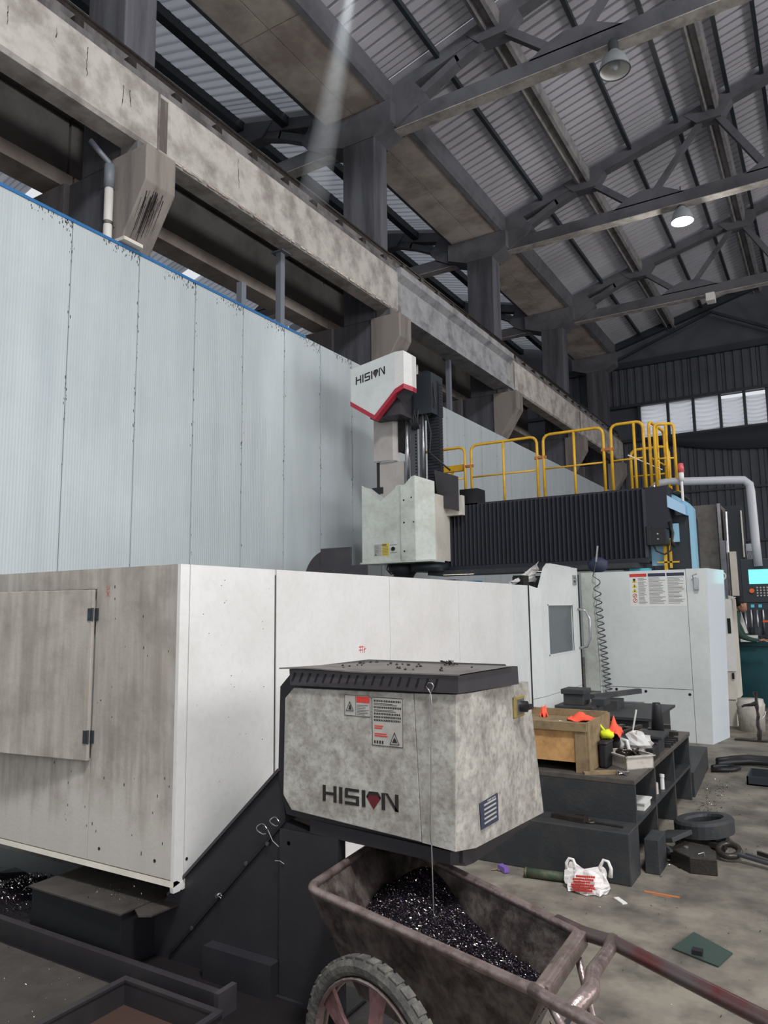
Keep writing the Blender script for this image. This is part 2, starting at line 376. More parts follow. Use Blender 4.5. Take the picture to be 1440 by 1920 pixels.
for t in range(-2, 5):
    Y0 = 6.0*t
    # each 6 m bay has five sheets and a narrow open slot at the truss where daylight shows
    for i in range(6):
        w = 0.96; y0 = Y0+0.30+i*0.955 if i < 5 else Y0+5.075
        if i == 5: w = 0.625
        obj('roof_sheet', corr_sheet(-6.93, 6.5, y0, w, 4), 'roof_grey', ce)
        if t >= 0: obj('roof_sheet', corr_sheet(6.5, 19.9, y0, w, 4), 'roof_grey', ce)
        obj('roof_sheet', corr_sheet(-8.28, -16.3, y0, w, 4), 'roof_light', ce)
        if t >= 0: obj('roof_sheet', corr_sheet(-16.3, -23.9, y0, w, 4), 'roof_light', ce)
    b = B()   # capping strip above each truss, leaving slots on either side
    for xa, xb in ((-6.93, 6.5), (-8.28, -16.3)):
        for ya, yb in ((Y0-0.21, Y0+0.34),):
            b.add([(xa, ya, zr(xa)+.09), (xb, ya, zr(xb)+.09), (xb, yb, zr(xb)+.09), (xa, yb, zr(xa)+.09)], [(0, 1, 2, 3)])
    obj('capping_strip', b, 'roof_grey', ce)

# roof trusses of the main bay and the left bay (concrete), one pair per 6 m
ORD = {0: 'nearest, overhead at the top of the picture', 6: 'nearest', 12: 'second', 18: 'third', 24: 'fourth'}
def zc(x): return 12.05+0.27*(x+6.5)          # top-chord centre line
def memb(b, x0, z0, x1, z1, w, y, d=0.22):
    dx, dz = x1-x0, z1-z0; L = math.hypot(dx, dz); nx, nz = -dz/L*w/2, dx/L*w/2
    b.pxz([(x0+nx, z0+nz), (x1+nx, z1+nz), (x1-nx, z1-nz), (x0-nx, z0-nz)], y-d/2, y+d/2)
def truss(Y, sgn, label):
    # sgn=+1: right bay as is; -1: mirrored about x=-7.6 for the left bay
    t = thing('roof_truss', (-7.6+sgn*0.7, Y, 11.1), label, 'roof truss', 'concrete roof trusses')
    def mk(name, f, m='concrete_truss'):
        b = B(); f(b)
        if sgn < 0: b.v = [(-15.2-x, y, z) for x, y, z in b.v]
        return obj(name, b, m, t)
    X1 = 6.4 if sgn > 0 else 1.4
    def tc(b):
        memb(b, -7.0, zc(-7.0), X1, zc(X1), 0.26, Y, 0.26)
    mk('top_chord', tc)
    mk('bottom_chord', lambda b: (memb(b, -7.0, 11.28, X1, 11.28, 0.30, Y, 0.26)))
    mk('lit_tone_underside', lambda b: memb(b, -6.9, 11.122, X1, 11.122, 0.014, Y, 0.27), 'concrete_beam')  # added thin pale strip: the chord's lit underside put into colour
    mk('end_block', lambda b: b.pxz([(-7.25, 11.13), (-6.75, 11.13), (-6.25, 11.4), (-6.1, 11.62), (-6.35, 11.98), (-6.9, 12.02), (-7.25, 12.02)], Y-0.2, Y+0.2))
    mk('arched_strut', lambda b: (memb(b, -6.35, 11.65, -5.4, 12.12, 0.16, Y), memb(b, -5.45, 12.10, -4.6, 12.42, 0.18, Y)))
    n = 0
    for xn in (-4.65, -1.65, 1.35, 4.35):
        if xn > X1: break
        mk('node_block', lambda b: b.pxz([(xn-.55, zc(xn-.5)+.05), (xn-.3, zc(xn)-.34), (xn+.25, zc(xn)-.34), (xn+.5, zc(xn+.5)-.15), (xn+.45, zc(xn+.45)+.12), (xn-.5, zc(xn-.5)+.12)], Y-.15, Y+.15))
        xb = xn+1.5
        if xb < X1:
            mk('gusset', lambda b: b.pxz([(xb-.85, 11.40), (xb-.5, 11.62), (xb-.2, 11.72), (xb+.3, 11.70), (xb+.85, 11.40)], Y-.13, Y+.13))
            mk('diagonal', lambda b: memb(b, xn+.1, zc(xn)-.15, xb-.45, 11.55, 0.15, Y, .16))
            mk('diagonal', lambda b: memb(b, xb+.1, 11.6, xn+2.85, zc(xn+3)-.2, 0.12, Y, .14))
    return t
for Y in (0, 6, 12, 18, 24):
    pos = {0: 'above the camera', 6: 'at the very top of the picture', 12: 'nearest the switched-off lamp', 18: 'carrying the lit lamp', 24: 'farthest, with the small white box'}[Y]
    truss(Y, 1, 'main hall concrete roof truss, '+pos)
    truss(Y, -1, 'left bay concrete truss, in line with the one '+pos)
b = B(); b.box(-2.68, -2.43, 23.75, 24.1, 10.88, 11.13)
tag(obj('lamp_box', b, 'sticker_white', bevel=.01), 'small white box under the farthest truss', 'box')

# gable truss against the back wall
t = thing('gable_truss', (-6.9, 29.6, 11.3), 'dark gable truss standing against the back wall above the window strip', 'roof truss')
b = B(); memb(b, -7, zc(-7), 6.4, zc(6.4), .25, 29.6, .2); obj('top_chord', b, 'machine_dark', t)
for (xa, za, xb2, zb) in ((-6.9, 11.4, -3.2, 12.7), (-3.2, 12.7, -0.8, 11.4), (-0.8, 11.4, 1.6, 14)):
    b = B(); memb(b, xa, za, xb2, zb, .1, 29.6, .1); obj('diagonal', b, 'machine_dark', t)

# purlins along the hall, resting on the trusses
heavy = (-4.7, -1.62, 1.35, 4.35); thin = (-5.82, -3.5, -2.38, -1.22, -0.5, 0.55, 2.4, 3.4, 5.4)
HL = {-4.7: 'heavy weathered concrete purlin on the first truss node from the gutter', -1.62: 'heavy concrete purlin on the second truss node from the gutter', 1.35: 'heavy concrete purlin on the third truss node, near the right edge', 4.35: 'heavy concrete purlin nearest the ridge'}
for x in heavy:
    t = thing('concrete_purlin', (x, 12, zc(x)+.15), HL[x], 'purlin', 'heavy concrete purlins')
    z0 = zc(x)-.14; z1 = zr(x)-0.04
    for yy in range(-12, 30, 6):
        b = B(); b.pxz([(x+.20, z1), (x-.20, z1), (x-.17, z0), (x-.10, z0-.02), (x-.04, z0+.10), (x+.04, z0+.10), (x+.10, z0-.02), (x+.17, z0)], yy+.03, yy+5.97)
        obj('purlin_length', b, 'purlin_grey', t)
names = ['between the gutter and the first heavy purlin', 'first past the first heavy purlin', 'second past the first heavy purlin', 'just right of the second heavy purlin', 'half a metre past the second heavy purlin', 'third past the second heavy purlin', 'first past the third heavy purlin', 'second past the third heavy purlin', 'next to the ridge']
for x, nm in zip(thin, names):
    b = B(); b.box(x-.04, x+.04, -11, 29.9, zr(x)-.13, zr(x)-.012)
    tag(obj('thin_purlin', b, 'machine_dark'), 'thin dark steel purlin, '+nm, 'purlin', 'thin steel purlins')
for x, nm in zip((-9.6, -10.9, -12.3, -13.7), ('nearest the valley', 'second from the valley', 'third from the valley', 'fourth from the valley')):
    b = B(); b.box(x-.09, x+.09, -11, 29.9, zr(x)-.22, zr(x)-.012)
    tag(obj('thin_purlin', b, 'machine_dark'), 'dark purlin under the pale roof of the left bay, '+nm, 'purlin', 'left bay purlins')

# valley gutter of concrete slabs over the column line
t = thing('valley_gutter', (-7.6, 12, 11.55), 'wide concrete valley gutter with slab joints above the column heads', 'gutter')
for i in range(-3, 10):
    y0 = 3.0*i
    for x0, x1 in ((-8.32, -7.665), (-7.645, -6.98)):
        b = B(); b.box(x0, x1, y0+.012, y0+2.988, 11.62, 11.72); obj('slab', b, 'concrete_slab', t)
b = B(); b.pxz([(-6.98, 11.60), (-6.88, 11.63), (-6.82, 11.72), (-6.80, 12.06), (-6.90, 12.06), (-6.92, 11.80), (-6.98, 11.74)], -11, 29.8); obj('edge_beam', b, 'concrete_truss', t)
b = B(); b.pxz([(-8.32, 11.60), (-8.42, 11.63), (-8.48, 11.72), (-8.50, 12.06), (-8.40, 12.06), (-8.38, 11.80), (-8.32, 11.74)], -11, 29.8); obj('edge_beam', b, 'concrete_truss', t)

mat('corbel_concrete', (136, 128, 122), .9, dirt=(78, 72, 70), amt=.8, sc=3, streak=True, bump=.4, bsc=15)
# columns with corbels
def column(Y, label):
    t = thing('concrete_column', (-7.65, Y, 0), label, 'column', 'concrete columns')
    b = B(); b.box(-8.15, -7.2, Y-.28, Y+.28, 0, 7.15); obj('lower_shaft', b, 'column_grey', t, bevel=.02)
    b = B(); b.box(-7.9, -7.15, Y-.28, Y+.22, 7.15, 11.1); obj('upper_shaft', b, 'column_grey', t, bevel=.02)
    b = B(); b.pxz([(-7.9, 10.95), (-7.15, 10.95), (-6.75, 11.15), (-6.75, 11.6), (-8.45, 11.6), (-8.45, 11.15)], Y-.3, Y+.3); obj('column_head', b, 'concrete_truss', t)
    b = B(); b.pxz([(-7.22, 7.14), (-6.58, 7.14), (-6.58, 6.68), (-7.06, 5.92), (-7.22, 5.7)], Y-.36, Y+.1); obj('corbel', b, 'corbel_concrete', t, bevel=.015)
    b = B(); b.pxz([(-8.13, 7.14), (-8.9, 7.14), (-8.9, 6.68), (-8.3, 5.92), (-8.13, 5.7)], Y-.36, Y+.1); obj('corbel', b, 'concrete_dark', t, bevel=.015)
    b = B(); b.box(-7.12, -6.82, Y-.3, Y+.05, 7.14, 7.3); obj('bearing_pad', b, 'concrete_dark', t)
    return t
cl = {-0.1: 'grimy concrete column outside the left edge', 5.9: 'grimy concrete column with a stained corbel, beside the white downpipe', 11.9: 'concrete column with a corbel right behind the white spindle cover', 17.9: 'concrete column whose corbel shows above the left end of the yellow railing', 23.9: 'concrete column whose corbel shows behind the middle of the yellow railing', 29.3: 'concrete column in the corner by the back wall'}
for Y in (-0.1, 5.9, 11.9, 17.9, 23.9, 29.3): column(Y, cl[Y])
# dark run-off stains on the near corbel
b = B(); rd = random.Random(11)
for i in range(46):
    y = 5.72+rd.gauss(0, .06); z = 6.62-rd.random()*.2; L = rd.uniform(.1, .42); w = rd.uniform(.002, .007)
    def cp(z_): return -6.58+(z_-6.68)*0.632 if z_ < 6.68 else -6.58
    z2 = z-L; b.add([(cp(z)+.004, y-w, z), (cp(z)+.004, y+w, z), (cp(z2)+.004, y+w*.3+.02, z2), (cp(z2)+.004, y-w*.3+.02, z2)], [(0, 1, 2, 3)])
o = obj('runoff_stain', b, 'stain', [x for x in C.objects if x.name.startswith('concrete_column') and abs(x.location.y-5.9) < .01][0]); o['kind'] = 'stuff'

# crane runway beams, one length per bay, with the rail on top
def runway(Y0, style, label):
    t = thing('runway_beam', (-6.98, Y0+3, 7.3), label, 'crane beam', 'concrete crane runway beams')
    if style == 0:
        b = B(); b.pxz([(-7.15, 7.32), (-7.12, 7.29), (-6.84, 7.29), (-6.80, 7.33), (-6.80, 8.10), (-7.15, 8.10)], Y0+.02, Y0+5.98); obj('beam_body', b, 'concrete_beam', t)
        b = B(); b.box(-6.799, -6.797, Y0+.02, Y0+.14, 7.34, 8.05); obj('end_stain', b, 'stain_soft', t)
    else:
        b = B(); b.pxz([(-7.2, 7.25), (-6.76, 7.25), (-6.76, 7.42), (-6.86, 7.5), (-6.86, 7.98), (-6.74, 8.08), (-6.74, 8.22), (-7.2, 8.22)], Y0+.02, Y0+5.98); obj('beam_body', b, 'concrete_beam' if Y0 > 17 else 'concrete_grey', t)
    b = B(); b.box(-7.14, -6.84, Y0, Y0+6, 8.10+.12*style, 8.22+.1*style); b.box(-7.10, -6.93, Y0, Y0+6, 8.22+.1*style, 8.40+.02*style); obj('rail_pad', b, 'concrete_dark', t)
    b = B(); b.pxz([(-7.06, 8.22), (-6.94, 8.22), (-6.94, 8.24), (-6.985, 8.26), (-6.985, 8.33), (-6.965, 8.345), (-6.965, 8.37), (-7.035, 8.37), (-7.035, 8.345), (-7.015, 8.33), (-7.015, 8.26), (-7.06, 8.24)], Y0, Y0+6); b.v = [(x, y, z+.18+.02*style) for x, y, z in b.v]; obj('crane_rail', b, 'oily_iron', t)
    for i in range(8):
        b = B(); b.box(-6.93, -6.85, Y0+.3+i*.75, Y0+.42+i*.75, 8.2+.1*style, 8.32+.1*style); obj('rail_clip', b, 'oily_iron', t)
mat('stain_soft', (92, 84, 80), 0.9, dirt=(160, 154, 148), amt=.8, sc=8, streak=True)
mat('concrete_grey', (150, 150, 152), 0.8, dirt=(84, 84, 90), amt=0.8, sc=2.2, bump=0.3, bsc=18, dirt2=(190, 190, 190), amt2=.4, sc2=5)
mat('concrete_shade', (98, 94, 92), 0.9, dirt=(60, 56, 56), amt=.6, sc=2)  # shade on the left bay beams is put into this colour
rl = {-6.1: 'length passing over the camera side', -0.1: 'bright length at the top left corner', 5.9: 'long bright chipped length left of centre', 11.9: 'ribbed grey length above the white spindle cover', 17.9: 'length above the yellow railing', 23.9: 'farthest length reaching the back wall'}
for Y0, st in ((-6.1, 0), (-0.1, 0), (5.9, 0), (11.9, 1), (17.9, 0), (23.9, 0)):
    runway(Y0, st, 'weathered concrete crane runway beam, '+rl[Y0])
# cracks and drips on the beam face
b = B(); rd = random.Random(21)
for yc, zt, zb in ((4.85, 8.0, 7.65), (4.45, 7.95, 7.85), (7.35, 8.0, 7.55), (5.35, 7.85, 7.6), (5.45, 7.85, 7.65), (3.9, 7.8, 7.6)):
    z = zt; y = yc
    while z > zb:
        y2 = y+rd.uniform(-.008, .008); z2 = z-.03; w = rd.uniform(.002, .006); b.add([(-6.798, y-w, z), (-6.798, y+w, z), (-6.798, y2+w, z2), (-6.798, y2-w, z2)], [(0, 1, 2, 3)]); y, z = y2, z2
o = obj('crack', b, 'stain', [x for x in C.objects if x.name.startswith('runway_beam') and abs(x.location.y-2.9) < .01][0]); o['kind'] = 'stuff'
# spalled lower edge
b = B()
for i in range(120):
    y = rd.uniform(6, 11.8); s = rd.uniform(.01, .035); b.blob((-6.81, y, 7.315), s*.4, s*1.6, s*.6, 5, 4, .5, i)
o = obj('spalled_edge', b, 'concrete_slab', [x for x in C.objects if x.name.startswith('runway_beam') and abs(x.location.y-8.9) < .01][0]); o['kind'] = 'stuff'

# the left bay's own runway beams seen below
for Y0, nm in ((-0.1, 'at the far left edge'), (5.9, 'between the downpipe and the spindle cover'), (11.9, 'behind the spindle cover'), (17.9, 'behind the yellow railing')):
    t = thing('runway_beam', (-8.65, Y0+3, 7.3), 'shaded runway beam of the left bay, '+nm, 'crane beam', 'left bay runway beams')
    b = B(); b.box(-8.85, -8.45, Y0+.02, Y0+5.98, 7.3, 7.5); obj('lit_tone_underside', b, 'concrete_slab', t)  # pale concrete carries the lit look of the underside
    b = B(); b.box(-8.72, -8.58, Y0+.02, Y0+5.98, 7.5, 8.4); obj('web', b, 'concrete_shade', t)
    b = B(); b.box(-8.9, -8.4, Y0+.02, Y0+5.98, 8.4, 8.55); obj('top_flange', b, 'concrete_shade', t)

# posts of the partition, downpipe, ledge board
for y, z1, nm in ((7.87, 6.45, 'shorter one left of the spindle cover'), (8.77, 7.29, 'taller one with a cap plate'), (14.83, 7.29, 'one right of the spindle cover')):
    t = thing('partition_post', (-7.18, y, 5.0), 'grey steel post on the white wall, '+nm, 'post', 'partition posts')
    b = B(); b.box(-7.23, -7.13, y-.05, y+.05, 5.0, z1-.02); obj('post', b, 'post_grey', t)
    if z1 > 7: b = B(); b.box(-7.3, -7.06, y-.1, y+.12, z1-.02, z1); obj('cap_plate', b, 'post_grey', t)
t = thing('downpipe', (-7.12, 5.45, 4.5), 'white plastic downpipe with a wire clamp beside the stained corbel', 'pipe')
b = B(); b.cyl((-7.12, 5.45, 4.5), (-7.12, 5.45, 6.72), .052); obj('pipe', b, 'pipe_white', t, smooth=True)
b = B(); b.cyl((-7.12, 5.45, 6.68), (-7.12, 5.45, 6.98), .064); b.tube([(-7.12, 5.45, 6.95), (-7.13, 5.44, 7.02), (-7.17, 5.36, 7.10), (-7.24, 5.25, 7.24)], .035); part_label(obj('elbow', b, 'post_grey', t, smooth=True), 'grey elbow fitting at the top of the pipe')
b = B()
for z in (6.22, 6.235, 6.25): b.tube([(-7.12+.056*math.cos(a*PI/6), 5.45+.056*math.sin(a*PI/6), z) for a in range(12)], .004, 5, closed=True)
b.bar((-7.12, 5.5, 6.23), (-7.1, 5.58, 6.2), .006, .006); obj('clamp', b, 'oily_iron', t)
b = B(); b.box(-7.1, -6.9, 5.52, 5.80, 6.008, 6.05); tag(obj('ledge_board', b, 'enamel_cream'), 'short cream board lying on top of the white wall below the corbel', 'board')

# pendant high-bay lamps
def pendant(x, y, z, r, label, on):
    t = thing('pendant_lamp', (x, y, z), label, 'ceiling lamp', 'high-bay pendant lamps')
    b = B(); b.lathe((x, y, z), [(r, 0), (r*.96, .10), (r*.75, .24), (r*.4, .32), (r*.33, .36)], 28); obj('shade', b, 'lamp_shade', t, smooth=True)
    b = B(); b.lathe((x, y, z), [(r*.97, .005), (r*.93, .10), (r*.72, .225), (r*.3, .31)], 28); part_label(obj('reflector', b, 'sticker_white', t, smooth=True), 'white inner reflector')
    b = B(); b.lathe((x, y, z), [(r*.34, .34), (r*.36, .36), (r*.36, .52), (r*.2, .58), (.012, .60), (.012, .9)], 16); obj('gear_housing', b, 'lamp_outer', t, smooth=True)
    b = B(); b.tube([(x+(r+.004)*math.cos(2*PI*a/24), y+(r+.004)*math.sin(2*PI*a/24), z) for a in range(24)], .01, 6, closed=True); obj('rim', b, 'lamp_outer', t)
    b = B(); b.blob((x, y, z+.13), .09, .09, .12, 12, 8); obj('bulb', b, 'lamp_white' if on else 'lamp_shade', t, smooth=True)
    if on:
        b = B(); b.lathe((x, y, z+.02), [(.001, 0), (r*.93, 0)], 24); obj('diffuser', b, 'lamp_white', t)
        l = bpy.data.lights.new('lamp_light', 'POINT'); l.energy = 160; l.shadow_soft_size = .2; l.color = (1, .97, .94)
        lo = bpy.data.objects.new('lamp_light', l); C.objects.link(lo); lo.parent = t; lo.location = (0, 0, -.12)
pendant(-2.5, 11.9, 10.62, .25, 'grey bell-shaped pendant lamp, switched off, under the second truss', False)
pendant(-2.42, 18.0, 10.72, .25, 'glowing white pendant lamp under the third truss', True)
# ------------------------------------------------------------ light shaft: haze volume shaped like the beam, lit by an added spot
hv = bpy.data.materials.new('shaft_haze'); hv.use_nodes = True; nt = hv.node_tree; nt.nodes.clear()
vo = nt.nodes.new('ShaderNodeOutputMaterial'); vs_ = nt.nodes.new('ShaderNodeVolumeScatter'); vs_.inputs['Density'].default_value = 0.30; vs_.inputs['Color'].default_value = (.9, .95, 1, 1); vs_.inputs['Anisotropy'].default_value = 0.0
nt.links.new(vs_.outputs[0], vo.inputs['Volume']); M['shaft_haze'] = hv
SA = Vector((-5.33, 8.5, 12.2)); SB = Vector((-6.33, 8.5, 7.8))
b = B(); b.tube([SA, SA.lerp(SB, .5), SB], [.13, .19, .25], 20)
tag(obj('light_shaft', b, 'shaft_haze', smooth=True), 'pale beam-shaped haze of a light shaft slanting down from the roof at top centre', 'light shaft', kind='stuff')
sl_ = bpy.data.lights.new('shaft_spot', 'SPOT'); sl_.energy = 5200; sl_.spot_size = math.radians(7.5); sl_.spot_blend = 1.0; sl_.shadow_soft_size = .03; sl_.color = (.9, .96, 1)
so = bpy.data.objects.new('shaft_spot', sl_); C.objects.link(so); so.location = SA+Vector((.05, 0, .2)); so.rotation_euler = (SB-SA).to_track_quat('-Z', 'Y').to_euler()
# ============================================================ MACHINE GUARD (large white enclosure, left)
XE = -2.682; YE = 2.542; ZT = 1.827; ZB = 0.345
t = thing('machine_guard', (-3.4, 2.6, 0), 'large dirty white sheet-metal machine enclosure with a hinged hatch, left of the chip conveyor', 'machine enclosure')
MG = t
b = B(); b.box(-5.2, XE-.02, YE+.02, 6.83, ZB+.04, ZT-.004); obj('inner_frame', b, 'enamel_grey', t)
for x0, x1 in ((-5.2, -4.55), (-4.545, -3.294), (-3.29, XE)):
    b = B()
    if x0 != -4.545: b.box(x0, min(x1, XE-.0205), YE, YE+.02, ZB+.035, ZT)
    if x0 == -4.545:
        b = B(); b.box(x0, x1, YE, YE+.02, 1.722, ZT); obj('front_panel', b, 'enamel_dirty', t); b = B(); b.box(x0, x1, YE, YE+.02, ZB+.035, .86)
    obj('front_panel', b, 'enamel_dirty', t)
b = B(); b.pyz([(YE, ZB+.03), (YE+.02, ZB+.03), (YE+.09, ZB-.015), (YE+.055, ZB-.02), (YE-.004, ZB+.005)], -5.2, XE); obj('bottom_lip', b, 'enamel_cream', t)
# side panels: corner strip, then sheets with open joints
zs = [(YE, 2.60), (2.606, 3.245), (3.262, 4.50), (4.506, 5.62), (5.626, 6.83)]
for i, (y0, y1) in enumerate(zs):
    b = B()
    if i == 0: b.pyz([(y0, ZB+.0), (y1, ZB+.02), (y1, ZT), (y0, ZT)], XE-.02, XE)
    else: b.box(XE-.02, XE, y0, y1, ZB+.02 if i < 2 else 0.0, ZT)
    obj('side_panel', b, 'enamel_clean', t)
b = B(); b.box(XE-.018, XE-.006, 3.2455, 3.2615, ZB+.3, ZT-.03); obj('joint_gap', b, 'gap_black', t)
b = B(); b.pyz([(YE-.004, ZB+.004), (2.64, ZB+.03), (2.62, ZB+.0), (2.58, ZB-.02), (YE+.0, ZB-.02)], XE-.019, XE+.001); obj('corner_lip', b, 'enamel_clean', t)
b = B()
for (y, z) in ((2.62, .455),): b.cyl((XE-.001, y, z), (XE+.0015, y, z), .008, 10)
for (x, z) in ((-3.202, .444), (-2.808, .448)): b.cyl((x, YE+.001, z), (x, YE-.0015, z), .008, 10)
for (x, z) in ((-2.9, .47),): b.box(x-.002, x+.002, YE-.001, YE, z-.012, z+.006)
rd = random.Random(2)
for i in range(26):
    y = rd.uniform(2.65, 3.2); z = rd.uniform(.6, 1.78); s = rd.uniform(.0006, .0018); b.box(XE, XE+.0008, y-s*2, y+s*2, z-s, z+s)
for i in range(40):
    x = rd.uniform(-3.6, -2.72); z = rd.uniform(.5, 1.75); s = rd.uniform(.001, .0025); b.box(x-s, x+s, YE-.0008, YE, z-s*3, z+s*3)
obj('bolt_hole', b, 'gap_black', t)['kind'] = 'stuff'
# red marker scribble near the top and on the side
b = B()
def strokes(b, segs, o, u, v, w, n, d=.0008):
    o = Vector(o); u = Vector(u); v = Vector(v); n = Vector(n)
    for (a0, a1, c0, c1) in segs:
        p = o+u*a0+v*a1+n*d; q = o+u*c0+v*c1+n*d; dd = (q-p).normalized(); sd = dd.cross(n)*w/2
        b.add([p-sd, p+sd, q+sd, q-sd], [(0, 1, 2, 3)])
strokes(b, [(0, 0, .02, .03), (.02, 0, 0, .03), (0, .035, .02, .04), (.004, .04, .004, .055), (.018, .04, .02, .052)], (-3.215, YE, 1.68), (1, 0, 0), (0, 0, 1), .003, (0, -1, 0))
strokes(b, [(0, 0, .05, 0), (.02, -.02, .02, .03), (.05, -.02, .04, .03), (0, .02, .06, .02), (.07, -.02, .07, .02), (.06, 0, .09, .01)], (XE, 4.1, 1.335), (0, 1, 0), (0, 0, 1), .005, (1, 0, 0))
obj('marker_writing', b, 'print_red', t)
# hatch, standing slightly ajar on its right-hand hinges
hx = -3.296; ang = math.radians(-7)
def hatch_pt(x, y, z):
    d = hx-x; return (hx-d*math.cos(ang)-0, YE-.004-d*math.sin(-ang)+(y-YE), z)
b = B(); P = [hatch_pt(x, y, z) for x, y, z in [(-4.5, YE-.018, .856), (hx, YE-.018, .856), (hx, YE, .856), (-4.5, YE, .856), (-4.5, YE-.018, 1.718), (hx, YE-.018, 1.718), (hx, YE, 1.718), (-4.5, YE, 1.718)]]
b.add(P, [(0,3,2,1),(4,5,6,7),(0,1,5,4),(1,2,6,5),(2,3,7,6),(3,0,4,7)]); hd = obj('hatch', b, 'enamel_dirty', t, bevel=.003)
for z in (1.59, .973):
    b = B(); b.box(-3.325, -3.302, YE-.028, YE-.020, z-.032, z+.032); b.box(-3.296, -3.272, YE-.008, YE, z-.032, z+.032); b.cyl((-3.299, YE-.018, z-.034), (-3.299, YE-.018, z+.034), .006, 8)
    for dz in (-.02, .02): b.cyl((-3.315, YE-.03, z+dz), (-3.315, YE-.027, z+dz), .004, 6); b.cyl((-3.282, YE-.010, z+dz), (-3.282, YE-.007, z+dz), .004, 6)
    obj('hinge', b, 'machine_dark', t)
# end post, and a black strip for the shaded recess before the door
b = B(); b.box(XE-.03, XE-.005, 6.84, 7.28, .3, ZT-.005); obj('end_post', b, 'enamel_grey', t)
b = B(); b.box(XE-.15, XE-.04, 7.26, 7.42, .3, ZT+.1); obj('joint_gap', b, 'gap_black', t)

# ------------------------------------------------------------ operator door section (between guard and end cabinet)
t = thing('guard_door', (-2.75, 8.2, 0), 'tall grey-white machine door with a square dark window and bent handle', 'machine door')
XD = -2.70
b = B(); b.pxy([(-3.0, 7.42), (-2.74, 7.45), (XD, 7.72), (XD, 9.07), (-2.76, 9.07), (-3.0, 9.07)], .30, .655); obj('plinth', b, 'enamel_grey', t)
# frame round the window opening
def door_slab(b, y0, y1, z0, z1, zt0=None, zt1=None):
    b.pyz([(y0, z0), (y1, z0), (y1, zt1 if zt1 else z1), (y0, zt0 if zt0 else z1)], XD-.045, XD)
b = B(); door_slab(b, 7.72, 7.93, .66, 1.85, 1.78, 2.03); door_slab(b, 7.93, 8.82, .66, 1.085); door_slab(b, 8.82, 9.07, .66, 2.07); door_slab(b, 7.93, 8.05, 1.62, 2.03, 2.03, 2.085); door_slab(b, 8.05, 8.82, 1.62, 2.08, 2.085, 2.075)
obj('door_leaf', b, 'enamel_grey', t)
b = B(); b.add([(-3.02, 7.40, .66), (-2.74, 7.45, .66), (XD, 7.72, .66), (XD-.03, 7.72, .66), (-3.02, 7.5, .66), (-3.02, 7.40, 1.80), (-2.74, 7.45, 1.83), (XD, 7.72, 1.79), (XD-.03, 7.72, 1.79), (-3.02, 7.5, 1.8)], [(4,3,2,1,0),(5,6,7,8,9),(0,1,6,5),(1,2,7,6),(2,3,8,7),(3,4,9,8),(4,0,5,9)]); obj('angled_jamb', b, 'enamel_grey', t)
b = B(); b.box(XD-.03, XD-.018, 7.92, 8.83, 1.075, 1.63); obj('window_pane', b, 'smoked_glass', t)
b = B()
for a, c in (((7.915, 1.07), (8.835, 1.085)), ((7.915, 1.615), (8.835, 1.63))): b.box(XD-.006, XD+.004, a[0], c[0], a[1], c[1])
b.box(XD-.006, XD+.004, 7.915, 7.93, 1.07, 1.63); b.box(XD-.006, XD+.004, 8.82, 8.835, 1.07, 1.63); obj('window_seal', b, 'enamel_grey', t)
b = B(); b.tube([(XD+.0, 9.03, 1.57), (XD+.09, 9.05, 1.55), (XD+.13, 9.06, 1.45), (XD+.13, 9.06, 1.22), (XD+.09, 9.05, 1.12), (XD, 9.03, 1.10)], .016, 10); obj('handle', b, 'steel', t, smooth=True)
b = B(); b.box(XD, XD+.015, 8.86, 8.98, 1.86, 1.98); b.cyl((XD+.015, 8.92, 1.92), (XD+.03, 8.92, 1.92), .03, 12); obj('latch', b, 'steel', t)
b = B(); b.box(-2.95, -2.80, 9.08, 9.38, .3, 1.95); obj('side_seal', b, 'gap_black', t)
b = B(); b.box(XD-.9, XD-.05, 9.2, 9.3, .3, 2.0); obj('side_seal', b, 'gap_black', t)

# ------------------------------------------------------------ end cabinet (white operator-side enclosure)
t = thing('end_cabinet', (-2.0, 9.9, 0), 'tall white machine cabinet with a warning notice and chamfered corner, behind the iron table', 'machine cabinet')
YC = 9.5
b = B(); b.pxy([(-2.74, YC+.03), (-1.33, YC+.03), (-1.25, 10.2), (-1.30, 10.5), (-2.74, 10.5)], .02, 2.0); obj('body', b, 'enamel_grey', t)
b = B(); b.box(-2.775, -2.60, YC-.02, YC+.03, .55, 2.03); obj('edge_strip', b, 'enamel_head', t)
b = B(); b.box(-2.595, -1.513, YC, YC+.03, .615, 2.03); obj('upper_panel', b, 'enamel_grey', t)
b = B(); b.box(-2.595, -1.513, YC, YC+.03, .0, .608); obj('lower_panel', b, 'enamel_grey', t)
b = B(); b.add([(-1.508, YC, 0), (-1.33, YC, 0), (-1.33, YC+.03, 0), (-1.508, YC+.03, 0), (-1.508, YC, 2.035), (-1.27, YC, 2.035), (-1.27, YC+.03, 2.035), (-1.508, YC+.03, 2.035)], [(0,3,2,1),(4,5,6,7),(0,1,5,4),(1,2,6,5),(2,3,7,6),(3,0,4,7)]); obj('corner_panel', b, 'enamel_grey', t)
b = B(); b.add([(-1.33, YC, 0), (-1.22, 10.1, .0), (-1.25, 10.12, .0), (-1.35, YC+.02, 0), (-1.27, YC, 2.035), (-1.16, 10.1, 2.03), (-1.19, 10.12, 2.03), (-1.29, YC+.02, 2.035)], [(0,3,2,1),(4,5,6,7),(0,1,5,4),(1,2,6,5),(2,3,7,6),(3,0,4,7)]); obj('chamfer_panel', b, 'chamfer_gloss', t)
b = B()
for x, z in ((-2.70, 1.97), (-2.70, .66), (-2.66, 1.9), (-2.40, .58), (-2.05, .57), (-1.55, .555)): b.cyl((x, YC-.004, z), (x, YC+.0, z), .017, 10)
